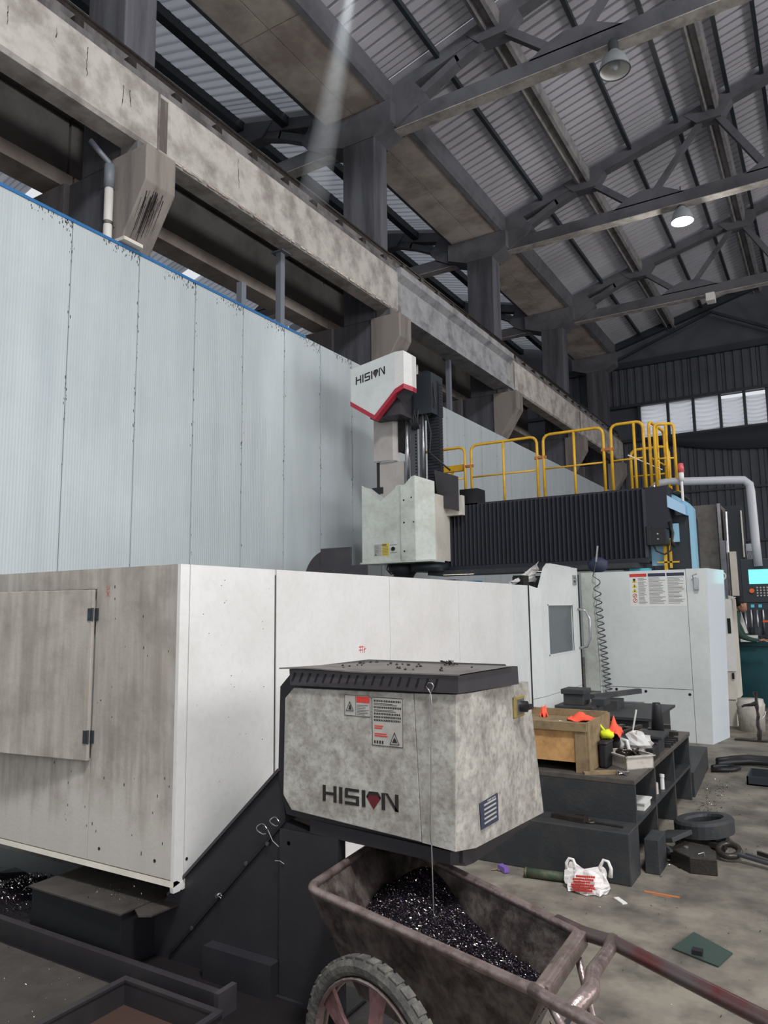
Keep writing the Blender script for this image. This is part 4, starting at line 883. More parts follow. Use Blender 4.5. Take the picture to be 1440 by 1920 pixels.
fs += [(i, i+n0, i+1+n0, i+1) for i in range(nx)]; b.add(vs, fs); obj('cover_top', b, 'charcoal_dust', t)
b = B()
for i in range(26):
    x = rd.uniform(-1.9, -1.3); y = rd.uniform(2.65, 2.98); s = rd.uniform(.003, .009); b.blob((x, y, 1.356), s, s*1.4, s*.8, 5, 4, .6, i)
for i in range(7): b.tube([(-1.45+rd.uniform(-.03, .03), 2.93+rd.uniform(-.03, .03), 1.356), (-1.45+rd.uniform(-.03, .03), 2.93+rd.uniform(-.03, .03), 1.375), (-1.45+rd.uniform(-.03, .03), 2.93, 1.358)], .002, 4)
q = tag(obj('metal_crumbs', b, 'oily_iron'), 'dark metal crumbs scattered on top of the conveyor cover', 'debris', kind='stuff')
# inclined casing and support leg
b = B(); b.pxz([(-3.1, .0), (-2.95, .12), (-2.76, .302), (-2.118, .925), (-2.09, .70), (-2.80, .0)], YB+.062, 3.25); obj('inclined_casing', b, 'conveyor_black', t)
b = B(); b.pxz([(-2.95, .12), (-2.76, .302), (-2.118, .925), (-2.09, .70), (-1.86, .66), (-1.86, .0), (-3.1, .0)], YB+.012, YB+.06); obj('side_plate', b, 'conveyor_black', t)
b = B(); b.bar((-2.78, YB+.002, .285), (-2.12, YB+.002, .915), .012, .012, (0, 1, 0)); obj('casing_edge', b, 'charcoal_paint', t)
b = B(); b.bar((-2.76, YB+.006, .03), (-2.09, YB+.006, .705), .012, .010, (0, 1, 0)); obj('casing_seam', b, 'black', t)
b = B(); b.box(-2.109, -1.806, YB-.004, YB+.05, 0, .672); b.box(-2.14, -1.78, YB-.02, YB+.2, 0, .012); obj('support_leg', b, 'conveyor_black', t)
b = B(); b.box(-2.50, -2.115, YB-.05, YB+.01, 0, .14); obj('foot_box', b, 'conveyor_black', t)
b = B()
for x, z in ((-2.18, .60), (-2.30, .50), (-2.47, .335), (-2.62, .17), (-2.06, .62)):
    b.cyl((x, YB-.004, z), (x, YB+.006, z), .009, 8)
obj('bolt', b, 'steel_dark', t)['kind'] = 'stuff'
b = B()
for cx, cz, r in ((-2.20, .66, .03), (-2.13, .70, .025), (-2.44, .345, .012)):
    b = B(); b.tube([(cx+r*math.cos(a*PI/8), YB-.01-.005*math.sin(a), cz+r*.7*math.sin(a*PI/8)) for a in range(15)], .0022, 5); obj('wire_curl', b, 'wire_steel', t)
b = B(); b.tube([(-2.17, YB-.008, .66), (-2.14, YB-.012, .62), (-2.11, YB-.008, .60)], .002, 5); obj('wire_curl', b, 'wire_steel', t); b = B(); b.tube([(-2.13, YB-.008, .54), (-2.10, YB-.012, .545), (-2.08, YB-.008, .535)], .002, 5)
obj('wire_curl', b, 'wire_steel', t)
b = B(); b.box(-1.72, -1.69, 3.0, 3.02, .35, .72); obj('brace', b, 'charcoal_paint', t)
# stickers and name plates on the housing
yf = YB-.022
def plate(name, x0, x1, z0, z1, m, parent=fp, d=.0012):
    b = B(); b.box(x0, x1, yf-d, yf, z0, z1); return obj(name, b, m, parent)
lettering((-1.868, yf, .820), Vector((1, 0, .0)).normalized(), (0, 0, 1), .0745, .064, (0, -1, 0), fp, 'logo_black', 'logo_red')
s1 = plate('safety_sticker', -1.757, -1.632, 1.170, 1.253, 'sticker_silver')
s2 = plate('safety_sticker', -1.624, -1.482, 1.062, 1.250, 'sticker_silver')
def onp(b, x0, x1, z0, z1, d=.0018): b.box(x0, x1, yf-d, yf-.0012, z0, z1)
def frame(b, x0, x1, z0, z1, w=.0015, d=.0018):
    onp(b, x0, x1, z0, z0+w, d); onp(b, x0, x1, z1-w, z1, d); onp(b, x0, x0+w, z0, z1, d); onp(b, x1-w, x1, z0, z1, d)
def tri(b, cx, z0, w, h, d=.0024):
    for a, c in (((cx-w/2, z0), (cx+w/2, z0)), ((cx+w/2, z0), (cx, z0+h)), ((cx, z0+h), (cx-w/2, z0))):
        b.tube([(a[0], yf-d, a[1]), (c[0], yf-d, c[1])], .0012, 4)
# stickers are direct parts of the housing so that their print stays within three levels
for s in (s1, s2): s.parent = t
b = B(); frame(b, -1.757, -1.632, 1.170, 1.253); onp(b, -1.703, -1.7015, 1.172, 1.25); tri(b, -1.730, 1.190, .036, .036); b.add([(-1.738, yf-.002, 1.194), (-1.722, yf-.002, 1.194), (-1.728, yf-.002, 1.214), (-1.733, yf-.002, 1.21)], [(0, 1, 2, 3)])
rd = random.Random(14)
for i in range(7): onp(b, -1.697, -1.697+.06*rd.uniform(.6, 1), 1.176+i*.0062, 1.1775+i*.0062)
obj('sticker_print', b, 'print_black', s1)
b = B(); onp(b, -1.699, -1.636, 1.224, 1.249); obj('warning_heading', b, 'print_red', s1)
b = B(); frame(b, -1.624, -1.482, 1.062, 1.250, .002); tri(b, -1.520, 1.072, .042, .046); b.add([(-1.532, yf-.002, 1.078), (-1.508, yf-.002, 1.078), (-1.514, yf-.002, 1.09), (-1.522, yf-.002, 1.10), (-1.526, yf-.002, 1.09)], [(0, 1, 2, 3, 4)])
for i in range(7):
    z = 1.232-i*.0125; x = -1.615
    if i == 0 or i == 2 or i > 3:
        while x < -1.494: w = rd.uniform(.004, .007); onp(b, x, x+w, z, z+.0075); x += w+.0025
    else: onp(b, -1.615, -1.615+.12*rd.uniform(.7, 1), z, z+.002); onp(b, -1.615, -1.615+.12*rd.uniform(.7, 1), z+.005, z+.007)
for i in range(4): onp(b, -1.615+i*.012, -1.608+i*.012, 1.07, 1.082)
obj('sticker_print', b, 'print_black', s2)
b = B()
for z, w in ((1.136, .04), (1.128, .035), (1.106, .055), (1.098, .06)): onp(b, -1.612, -1.612+w, z, z+.0045, .0022)
obj('red_print', b, 'print_red', s2)
# name plate and isolator switch on the right face
def side_pt(y, z, d=0.0): return (-1.2325+(-.0)*(y)+d, y, z)
b = B(); b.loft([side_pt(2.735, .752), side_pt(2.905, .752-.004), side_pt(2.905, .855), side_pt(2.725, .852)], [side_pt(2.735, .752, .0015), side_pt(2.905, .748, .0015), side_pt(2.905, .855, .0015), side_pt(2.725, .852, .0015)]); npl = obj('name_plate', b, 'print_navy', t); part_label(npl, 'dark blue name plate with silver lines')
b = B()
for i in range(5):
    z = .765+i*.017; b.box(-1.2312, -1.2304, 2.765, 2.885, z, z+.007)
for i in range(6): b.box(-1.2312, -1.2304, 2.80+i*.014, 2.808+i*.014, .843, .849)
obj('plate_line', b, 'sticker_silver', npl)
b = B(); b.box(-1.2325, -1.222, 3.10, 3.22, 1.122, 1.212); sw = obj('isolator_switch', b, 'brass', t, bevel=.004); part_label(sw, 'yellow-brown rotary isolator switch')
b = B(); b.box(-1.222, -1.217, 3.125, 3.20, 1.135, 1.20); obj('switch_face', b, 'steel', sw)
b = B(); b.cyl((-1.217, 3.165, 1.168), (-1.19, 3.165, 1.168), .024, 14); b.box(-1.195, -1.17, 3.14, 3.19, 1.158, 1.178); obj('switch_knob', b, 'black', sw)
# thin steel wire looped over the louvres
b = B(); b.tube([(-1.365, 2.555, 1.305), (-1.35, 2.552, 1.290), (-1.342, 2.550, 1.275), (-1.338, 2.548, 1.24), (-1.349, 2.55, .99), (-1.352, 2.55, .77), (-1.345, 2.54, .65), (-1.338, 2.53, .50), (-1.33, 2.54, .44)], .0022, 6)
b.tube([(-1.33, 2.555, 1.307), (-1.338, 2.55, 1.29), (-1.346, 2.548, 1.272), (-1.344, 2.546, 1.24), (-1.346, 2.55, 1.0), (-1.358, 2.55, .78), (-1.342, 2.545, .66)], .0018, 6)
b.tube([(-1.36, 2.553, 1.305), (-1.352, 2.55, 1.318), (-1.337, 2.551, 1.318), (-1.33, 2.553, 1.307), (-1.34, 2.549, 1.285)], .0022, 6)
tag(obj('steel_wire', b, 'wire_steel', smooth=True), 'thin doubled steel wire hanging from the conveyor louvres into the chips', 'wire')

# ============================================================ HANDCART
t = thing('handcart', (-1.25, 2.4, 0), 'rusty steel handcart with spoked wheels heaped with dark metal chips', 'cart')
ZC = .58
R4 = [(-1.75, 2.32), (-.75, 2.02), (-.76, 2.43), (-1.82, 2.99)]      # rim corners: near left, near right, far right, far left
B4 = [(-1.58, 2.40), (-.93, 2.16), (-.93, 2.36), (-1.60, 2.85)]; ZBt = .22
def lerp2(a, c, k): return (a[0]+(c[0]-a[0])*k, a[1]+(c[1]-a[1])*k)
nmw = ['near_wall', 'handle_end_wall', 'far_wall', 'nose_wall']
for i in range(4):
    p, q = R4[i], R4[(i+1) % 4]; r, s = B4[(i+1) % 4], B4[i]
    ct = (-1.26, 2.45)
    b = B(); n = 8; vs = []
    for layer in (0, .007):
        for k in range(n+1):
            for z, (a, c) in ((ZC-.004, (p, q)), (ZBt, (s, r))):
                x, y = lerp2(a, c, k/n); x += (ct[0]-x)*layer*2; y += (ct[1]-y)*layer*2; vs.append((x, y, z))
    m = 2*(n+1); fs = []
    for k in range(n):
        fs += [(2*k, 2*k+2, 2*k+3, 2*k+1), (m+2*k, m+2*k+1, m+2*k+3, m+2*k+2), (2*k, m+2*k, m+2*k+2, 2*k+2), (2*k+1, 2*k+3, m+2*k+3, m+2*k+1)]
    fs += [(0, 1, m+1, m), (2*n, m+2*n, m+2*n+1, 2*n+1)]
    b.add(vs, fs); obj(nmw[i], b, 'cart_steel', t)
b = B(); b.pxy(B4, ZBt-.006, ZBt); obj('tray_floor', b, 'cart_steel', t)
def rounded(pts, z, r, n=5):
    out = []; k = len(pts)
    for i in range(k):
        P = Vector((*pts[i], z)); A = Vector((*pts[i-1], z)); Bq = Vector((*pts[(i+1) % k], z)); u = (A-P).normalized()*r; v = (Bq-P).normalized()*r
        for j in range(n+1):
            s_ = j/n; out.append((P+u)*(1-s_)**2+P*2*s_*(1-s_)+(P+v)*s_**2)
    return out
b = B(); b.tube(rounded(R4, ZC, .06), .0165, 10, closed=True); obj('rim', b, 'cart_rim', t, smooth=True)
b = B(); b.box(0, 0, 0, 0, 0, 0) if False else None
b.loft([(-.775, 2.04, ZC-.035), (-.735, 2.04, ZC-.035), (-.745, 2.44, ZC-.035), (-.785, 2.44, ZC-.035)], [(-.775, 2.04, ZC+.014), (-.735, 2.04, ZC+.014), (-.745, 2.44, ZC+.014), (-.785, 2.44, ZC+.014)]); obj('end_bar', b, 'cart_rim', t, bevel=.004)
b = B(); b.tube([(-.86, 2.49, ZC), (-.76, 2.44, ZC), (-.66, 2.42, ZC), (-.22, 2.17, ZC), (-.08, 2.06, ZC-.03), (.05, 1.93, ZC-.05)], [.02, .021, .0215, .0215, .021, .021], 12); obj('handle_bar', b, 'handle_red', t, smooth=True)
b = B(); b.tube([(-.78, 2.03, ZC), (-.72, 2.0, ZC), (-.6, 1.95, ZC), (-.3, 1.78, ZC), (0, 1.6, ZC-.03)], .018, 12); obj('handle_bar', b, 'cart_rim', t, smooth=True)
b = B(); b.tube([(-.665, 2.43, ZC), (-.66, 2.36, ZC), (-.663, 2.2, ZC), (-.64, 2.10, ZC), (-.655, 1.97, ZC)], [.024, .019, .021, .024, .02], 12); obj('cross_bar', b, 'cart_rim', t, smooth=True)
b = B(); b.add([(-.68, 2.40, ZC-.02), (-.68, 2.43, ZC-.02), (-.72, 2.25, ZC-.10), (-.72, 2.28, ZC-.12), (-.76, 2.12, ZC-.16), (-.76, 2.14, ZC-.20), (-.73, 2.02, ZC-.06), (-.70, 2.02, ZC-.1)], [(0, 1, 3, 2), (2, 3, 5, 4), (4, 5, 7, 6)]); obj('brace_plate', b, 'charcoal_paint', t)
b = B(); b.tube([(-.76, 2.10, ZC-.05), (-.66, 2.16, .3), (-.56, 2.22, .02)], .012, 8); b.tube([(-.76, 2.38, ZC-.05), (-.70, 2.36, .3), (-.62, 2.34, .02)], .012, 8); obj('stand_leg', b, 'cart_rim', t, smooth=True)
# wheels
dW = Vector((.955, -.296, 0)).normalized(); nW = Vector((-.296, -.955, 0)).normalized(); up = Vector((0, 0, 1))
def wheel(c, label):
    c = Vector(c); b = B()
    ring = lambda r, o=0, n=40: [c+dW*r*math.cos(2*PI*a/n)+up*r*math.sin(2*PI*a/n)+nW*o for a in range(n)]
    b = B(); b.tube(ring(.282), .026, 10, closed=True)
    for a in range(40):
        th = 2*PI*a/40; p = c+dW*.306*math.cos(th)+up*.306*math.sin(th); b.obox(p, nW, dW*-math.sin(th)+up*math.cos(th), dW*math.cos(th)+up*math.sin(th), .03, .034, .006)
    wr = obj('wheel', b, 'rubber', t, smooth=False)
    b = B(); b.tube(ring(.252, .018), .006, 6, closed=True); b.tube(ring(.252, -.018), .006, 6, closed=True)
    N_ = 40; A = ring(.256, .02); D = ring(.256, -.02); vs = [v for p in zip(A, D) for v in p]; b.add(vs, [(2*i, 2*((i+1) % N_), 2*((i+1) % N_)+1, 2*i+1) for i in range(N_)]); obj('wheel_rim', b, 'cart_rim', wr)
    for s in range(6):
        a = s*PI/3+.45; b = B(); u = dW*math.cos(a)+up*math.sin(a); v = dW*-math.sin(a)+up*math.cos(a)
        pts = [(u*.03, .030), (u*.10+nW*.012, .024), (u*.18+nW*.006, .022), (u*.254, .036)]
        for i in range(3):
            (p0, w0), (p1, w1) = pts[i], pts[i+1]
            b.loft([c+p0+v*w0+nW*.004, c+p0-v*w0+nW*.004, c+p0-v*w0-nW*.008, c+p0+v*w0-nW*.008], [c+p1+v*w1+nW*.004, c+p1-v*w1+nW*.004, c+p1-v*w1-nW*.008, c+p1+v*w1-nW*.008])
        obj('spoke', b, 'wheel_pink', wr)
    b = B(); b.cyl(c-nW*.04, c+nW*.05, .036, 14); obj('hub', b, 'wheel_pink', wr, smooth=True)
wheel((-1.19, 1.885, .309), '')
b = B(); b.cyl((-1.20, 1.86, .309), (-1.12, 2.16, .309), .014, 8); b.bar((-1.16, 2.03, .309), (-1.16, 2.03, .40), .05, .02); obj('axle', b, 'cart_rim', t)
# metal chips heaped in the tray
rd = random.Random(31)
def chip_z(x, y):
    u = (x+1.85)/1.1
    return .45-.13*max(0, (x+1.35))*.5+.10*math.exp(-((x+1.50)**2/.05+(y-2.80)**2/.03))-.07*max(0, (-1.52-x))*4
def inside(x, y, m=.0):
    k = .78
    P = [lerp2(B4[i], R4[i], .57) for i in range(4)]
    for i in range(4):
        (x0, y0), (x1, y1) = P[i], P[(i+1) % 4]
        if (x1-x0)*(y-y0)-(y1-y0)*(x-x0) < m: return False
    return True
b = B(); n = 40; P = [lerp2(B4[i], R4[i], .68) for i in range(4)]; vs = []
for i in range(n+1):
    for j in range(n+1):
        u, v = i/n, j/n; fr = .6
        for it in range(3):
            Pq = [lerp2(B4[q_], R4[q_], fr) for q_ in range(4)]; a = lerp2(Pq[0], Pq[1], u); c_ = lerp2(Pq[3], Pq[2], u); x, y = lerp2(a, c_, v); fr = (chip_z(x, y)-ZBt)/(ZC-ZBt)-.03
        vs.append((x, y, chip_z(x, y)+rd.uniform(-.006, .006)))
b.add(vs, [(i*(n+1)+j, (i+1)*(n+1)+j, (i+1)*(n+1)+j+1, i*(n+1)+j+1) for i in range(n) for j in range(n)])
b.mi = [0]*len(b.f)
def chips(b, cnt, area_fn, zf, smin, smax, brightp, seed):
    rd = random.Random(seed); k = 0
    while k < cnt:
        x, y = area_fn(rd)
        if x is None: continue
        z = zf(x, y)+rd.uniform(0, .006); s = rd.uniform(smin, smax); d = Vector((rd.gauss(0, 1), rd.gauss(0, 1), rd.gauss(0, .7))).normalized(); e = d.orthogonal().normalized()*s*rd.uniform(.12, .3); f_ = d*s
        c_ = Vector((x, y, z)); nn = len(b.v); g_ = d.cross(e).normalized()*s*.25
        b.v += [tuple(c_-f_-e), tuple(c_-f_+e), tuple(c_+g_+e), tuple(c_+g_-e), tuple(c_+f_+e), tuple(c_+f_-e)]
        b.f += [(nn, nn+1, nn+2, nn+3), (nn+3, nn+2, nn+4, nn+5)]; mi = 2 if rd.random() < brightp else 1; b.mi += [mi, mi]; k += 1
def cart_area(rd):
    x = rd.uniform(-1.8, -.76); y = rd.uniform(2.05, 2.95)
    return (x, y) if inside(x, y) else (None, None)
chips(b, 17000, cart_area, chip_z, .002, .0058, .2, 77)
tag(obj('metal_chips', b, ['chips_base', 'chip_dark', 'chip_bright']), 'heap of dark glittering metal chips in the handcart', 'metal chips', kind='stuff')

b = B(); b.box(-5.2, -1.6, 2.37, 3.2, .0, .0015); b.box(-2.09, -1.55, 1.0, 2.37, 0, .0015); b.box(-5.2, -2.09, 2.25, 2.37, 0, .0015)  # flat black sheets that darken the floor here
tag(obj('dark_floor_sheet', b, 'floor_black'), 'thin black sheet on the floor under the conveyor and the trough', 'stain', kind='stuff')
# ============================================================ LOW GUTTER FRAMES, PLATE AND PIT AT LOWER LEFT
mat('trough_iron', (44, 41, 44), .5, dirt=(62, 58, 58), amt=.5, sc=6)
t = thing('chip_trough', (-3.4, 2.4, 0), 'long dark steel trough edge running along the floor in front of the white enclosure', 'trough')
b = B(); b.box(-5.2, -2.226, 2.335, 2.345, 0, .10); b.box(-5.2, -2.226, 2.345, 2.37, .09, .10); obj('trough_wall', b, 'trough_iron', t)
b = B(); b.box(-2.225, -2.2, 2.335, 2.44, 0, .10); obj('end_plate', b, 'charcoal_paint', t)
t = thing('pit_frame', (-2.36, 1.9, 0), 'rectangular dark steel tray with a brown bottom at the lower left edge', 'tray')
b = B(); b.box(-2.63, -2.615, 1.0, 2.25, 0, .10); b.box(-2.64, -2.61, 1.0, 2.25, .095, .105); obj('tray_wall', b, 'trough_iron', t)
b = B(); b.box(-2.615, -2.116, 2.225, 2.24, 0, .095); b.box(-2.609, -2.121, 2.222, 2.25, .095, .105); obj('tray_wall', b, 'trough_iron', t)
b = B(); b.box(-2.115, -2.10, 1.0, 2.25, 0, .10); b.box(-2.12, -2.09, 1.0, 2.25, .095, .105); obj('tray_wall', b, 'trough_iron', t)
b = B(); b.box(-2.615, -2.115, 1.0, 2.225, 0.002, .008); obj('tray_bottom', b, 'brown_pit', t)
b = B(); b.box(-2.42, -2.33, 1.84, 1.93, .008, .07); tag(obj('yellow_block', b, 'print_yellow', bevel=.01), 'small yellow block in the brown-bottomed tray at the bottom edge', 'block')
b = B(); b.box(-5.0, -2.66, 1.0, 2.19, 0, .095); tag(obj('deck_plate', b, 'deck_iron', bevel=.004), 'oily grey deck plate at the bottom left corner', 'floor plate')
t = thing('step_box', (-3.2, 2.53, 0), 'low black box with a dusty top plate under the corner of the white enclosure', 'box')
b = B(); b.box(-3.54, -2.875, 2.42, 2.8, 0, .245); obj('box_body', b, 'black', t)
b = B(); b.pxy([(-3.555, 2.405), (-2.86, 2.395), (-2.86, 2.82), (-3.555, 2.82)], .245, .252); obj('top_plate', b, 'deck_iron', t)
b = B(); b.pxy([(-2.85, 2.47), (-2.78, 2.43), (-2.73, 2.46), (-2.72, 2.66), (-2.85, 2.66)], .243, .25); obj('side_lug', b, 'deck_iron', t)
b = B(); rd = random.Random(41); b.mi = []
def trough_area(rd):
    return (rd.uniform(-4.6, -3.56), rd.uniform(2.38, 2.85))
nn = 12; vs = [(-4.8+1.25*i/nn, 2.375+.5*j/4, .03+.05*rd.random()) for i in range(nn+1) for j in range(5)]
b.add(vs, [(i*5+j, (i+1)*5+j, (i+1)*5+j+1, i*5+j+1) for i in range(nn) for j in range(4)]); b.mi = [0]*len(b.f)
chips(b, 3200, trough_area, lambda x, y: .07+.03*math.sin(x*9), .003, .009, .35, 78)
tag(obj('metal_chips', b, ['chips_base', 'chip_dark', 'chip_bright']), 'glittering metal chips in the trough at the left edge', 'metal chips', kind='stuff')
b = B(); b.mi = []
chips(b, 130, lambda rd: (rd.uniform(-3.4, -2.68), rd.uniform(1.5, 2.18)), lambda x, y: .096, .001, .004, .7, 79)
chips(b, 90, lambda rd: (rd.gauss(-3.1, .08), rd.gauss(2.56, .05)), lambda x, y: .253, .002, .006, .4, 80)
tag(obj('metal_chips', b, ['chips_base', 'chip_dark', 'chip_bright']), 'loose bright chips sprinkled on the deck plate and the dusty box top', 'metal chips', kind='stuff')
b = B(); b.mi = []
def fl(rd):
    x = rd.uniform(-1.6, .5); y = rd.uniform(3.2, 8.5); return (x, y)
chips(b, 420, fl, lambda x, y: .001, .002, .008, .35, 81)
chips(b, 500, lambda rd: (rd.gauss(-1.0, .05), rd.uniform(5, 7.6)), lambda x, y: .001, .003, .010, .3, 82)
tag(obj('floor_chips', b, ['chips_base', 'chip_dark', 'chip_bright']), 'loose metal chips scattered over the concrete floor on the right', 'metal chips', kind='stuff')
# ============================================================ IRON TABLE AND WHAT LIES ON IT
t = thing('iron_table', (-1.6, 5.8, 0), 'long dark cast-iron bench with open pigeonholes along its right side', 'bench')
b = B(); b.box(-2.3, -1.135, 4.81, 6.82, .508, .541); obj('bench_top', b, 'cast_iron_top', t, bevel=.004)
b = B(); b.box(-2.3, -1.137, 4.812, 4.84, 0, .508); obj('front_plate', b, 'cast_iron', t)
for y in (5.40, 6.08, 6.76): b = B(); b.box(-1.7, -1.14, y, y+.035, 0, .508); obj('upright', b, 'cast_iron', t)
b = B(); b.box(-1.7, -1.138, 4.84, 6.8, .262, .286); obj('shelf', b, 'cast_iron', t)
b = B(); b.box(-2.3, -1.7, 4.84, 6.8, 0, .508); obj('back_plate', b, 'black', t)
def single(name, b, m, label, cat, **k):
    g_ = k.pop('group', None); kd = k.pop('kind', None); return tag(obj(name, b, m, **k), label, cat, g_, kd)
b = B(); b.box(-2.15, -1.125, 4.56, 4.805, 0, .292); single('iron_slab', b, 'cast_iron', 'long low iron block lying in front of the pigeonhole bench', 'block', bevel=.006)
b = B(); b.box(-1.105, -1.02, 4.83, 5.05, 0, .20); single('iron_block', b, 'cast_iron', 'small upright iron block at the right corner of the bench', 'block', bevel=.005)
b = B(); b.pxy([(-1.45, 6.87), (-1.13, 6.87), (-1.20, 8.15), (-1.50, 8.15)], 0, .20); single('floor_plinth', b, 'cast_iron', 'long low dark plinth on the floor between the bench and the white cabinet', 'plinth', bevel=.004)
# box inside pigeonholes
b = B(); b.box(-1.26, -1.155, 5.12, 5.30, .287, .33); b.box(-1.27, -1.145, 5.11, 5.31, .33, .338); single('white_carton', b, 'sticker_white', 'white carton in the nearest upper pigeonhole', 'carton')
b = B(); b.cyl((-1.20, 5.62, .287), (-1.20, 5.62, .36), .035, 12); single('white_cup', b, 'tub_plastic', 'white cup in the second upper pigeonhole', 'cup')
b = B(); b.cyl((-1.17, 5.78, .287), (-1.17, 5.78, .37), .015, 10); b.cyl((-1.17, 5.78, .37), (-1.17, 5.78, .39), .018, 10); single('spray_bottle', b, 'sticker_white', 'slim white bottle beside the cup in the pigeonhole', 'bottle')
# wooden crate
t = thing('wooden_crate', (-1.8, 5.15, .541), 'open wooden crate with a plywood front on the bench', 'crate')
for x in (-1.51, -2.1):
    b = B(); b.box(x, x+.07, 4.855, 4.90, .541, .80); obj('corner_post', b, 'wood_grey', t)
b = B(); b.box(-1.44, -1.425, 4.87, 5.42, .545, .855); obj('side_board', b, 'wood_grey', t)
b = B(); b.box(-2.12, -1.43, 4.845, 4.89, .80, .852); obj('top_rail', b, 'wood_grey', t)
b = B(); b.box(-2.1, -1.512, 4.872, 4.885, .60, .80); obj('front_board', b, 'wood_light', t)
b = B(); b.box(-2.12, -1.44, 4.89, 5.40, .79, .815); obj('inner_deck', b, 'wood_grey', t)
b = B(); b.box(-2.12, -1.44, 5.39, 5.42, .545, .862); b.box(-2.13, -2.11, 4.87, 5.42, .545, .855); obj('side_board', b, 'wood_grey', t)
def cloth(cx, cy, cz, sx, sy, h, seed, n=9, droop=None):
    rd = random.Random(seed); b = B(); vs = []
    for i in range(n):
        for j in range(n):
            u, v = i/(n-1)*2-1, j/(n-1)*2-1; r = math.hypot(u, v)
            z = cz+h*(1-min(1, r))*.9+h*.35*math.sin(u*5+seed)*math.cos(v*4)+rd.uniform(0, h*.25)
            vs.append((cx+sx*u*(1-.2*abs(v)), cy+sy*v*(1-.2*abs(u)), max(cz, z)))
    k = n*n; vs += [(x, y, z-.004) for x, y, z in vs]
    f = [(i*n+j, (i+1)*n+j, (i+1)*n+j+1, i*n+j+1) for i in range(n-1) for j in range(n-1)]
    b.add(vs, f+[tuple(q+k for q in reversed(g_)) for g_ in f]); return b
single('orange_rag', cloth(-1.55, 5.20, .816, .12, .06, .05, 3), 'orange_cloth', 'flat orange rag on top of the wooden crate', 'rag', smooth=True)
single('orange_glove', cloth(-1.86, 5.28, .816, .03, .03, .09, 5), 'orange_cloth', 'small orange glove tip sticking up at the back of the crate', 'glove', smooth=True)
b = B(); b.tube([(-1.66, 4.92, .826), (-1.63, 4.93, .838), (-1.60, 4.93, .832), (-1.57, 4.94, .826)], [.006, .012, .012, .008], 8); single('paper_scrap', b, 'sticker_white', 'crumpled white paper scrap on the crate front edge', 'paper')
single('orange_net', cloth(-1.40, 5.42, .70, .06, .08, .10, 8), 'orange_cloth', 'crumpled orange net bag hanging beside the crate', 'net bag', smooth=True)
b = B(); b.blob((-1.385, 5.16, .745), .045, .045, .03, 14, 8, .3, 2); b.tube([(-1.40, 5.16, .77), (-1.43, 5.17, .80), (-1.44, 5.2, .83)], .008, 6); single('yellow_glove', b, 'yellow_cloth', 'bright yellow-green glove on the black boxes', 'glove', smooth=True)
b = B(); b.box(-1.415, -1.36, 5.05, 5.22, .541, .70); b.box(-1.42, -1.355, 5.045, 5.225, .685, .715); single('black_box', b, 'black', 'black plastic box standing between the crate and the white tub', 'box', bevel=.02)
b = B(); b.blob((-1.37, 5.45, .62), .07, .08, .10, 12, 8, .12, 3); single('black_bundle', b, 'black', 'dark rounded bundle behind the black box', 'bundle', smooth=True)
b = B()
for i in range(5): b.box(-1.44+i*.003, -1.35-i*.002, 5.40, 5.47, .60+i*.014, .61+i*.014)
single('maroon_gloves', b, 'maroon', 'folded maroon gloves behind the white tub', 'gloves')
# white tub with parts
def turn(b, cx=-1.27, cy=5.23, a=-.72): b.v = [(cx+(x-cx)*math.cos(a)-(y-cy)*math.sin(a), cy+(x-cx)*math.sin(a)+(y-cy)*math.cos(a), z) for x, y, z in b.v]
t = thing('parts_tub', (-1.27, 5.23, .541), 'grubby white plastic tub full of small parts on the bench edge', 'tub')
def tub(b, x0, x1, y0, y1, z0, z1, w=.006, fl=.012):
    for (a, c, d, e) in ((x0, x1, y0, y0+w), (x0, x1, y1-w, y1), (x0, x0+w, y0, y1), (x1-w, x1, y0, y1)): b.box(a, c, d, e, z0, z1)
    b.box(x0, x1, y0, y1, z0, z0+w)
b = B(); tub(b, -1.40, -1.14, 5.125, 5.335, .541, .625); turn(b); obj('tub_body', b, 'tub_plastic', t)
b = B()
for (a, c, d, e) in ((-1.41, -1.13, 5.115, 5.131), (-1.41, -1.13, 5.329, 5.345), (-1.41, -1.394, 5.115, 5.345), (-1.146, -1.13, 5.115, 5.345)): b.box(a, c, d, e, .619, .629)
turn(b)
obj('tub_rim', b, 'tub_plastic', t)
b = B(); rd = random.Random(17)
for i in range(40):
    c_ = Vector((rd.uniform(-1.34, -1.20), rd.uniform(5.16, 5.30), .60+rd.random()*.045)); d = Vector((rd.gauss(0, 1), rd.gauss(0, 1), rd.gauss(0, .4))).normalized(); b.bar(c_-d*.025, c_+d*.025, .012, .010)
single('small_parts', b, 'oily_iron', 'jumble of small metal parts filling the white tub', 'parts', kind='stuff')
b = B(); b.blob((-1.27, 5.52, .64), .10, .09, .08, 14, 10, .35, 6); single('clear_bag', b, 'clear_plastic', 'clear plastic bag of dark parts behind the white tub', 'bag')
b = B(); b.tube([(-1.32, 5.24, .63), (-1.30, 5.23, .68), (-1.31, 5.24, .71), (-1.27, 5.23, .70), (-1.26, 5.22, .65), (-1.24, 5.22, .63)], .014, 6); single('plastic_wrap', b, 'clear_plastic', 'twisted clear wrap sticking out of the white tub', 'wrap', smooth=True)
b = B(); b.bar((-1.46, 4.84, .548), (-1.26, 4.97, .548), .07, .014); single('wood_offcut', b, 'wood_grey', 'short brown wooden slat on the front edge of the bench', 'slat')
b = B(); rd = random.Random(19)
for i in range(9): b.tube([(-1.24+rd.gauss(0, .03), 4.93+rd.gauss(0, .02), .545+rd.random()*.02) for _ in range(3)], .005, 5)
single('wire_scraps', b, 'steel', 'small tangle of bright wire scraps beside the wooden slat', 'scraps', kind='stuff')
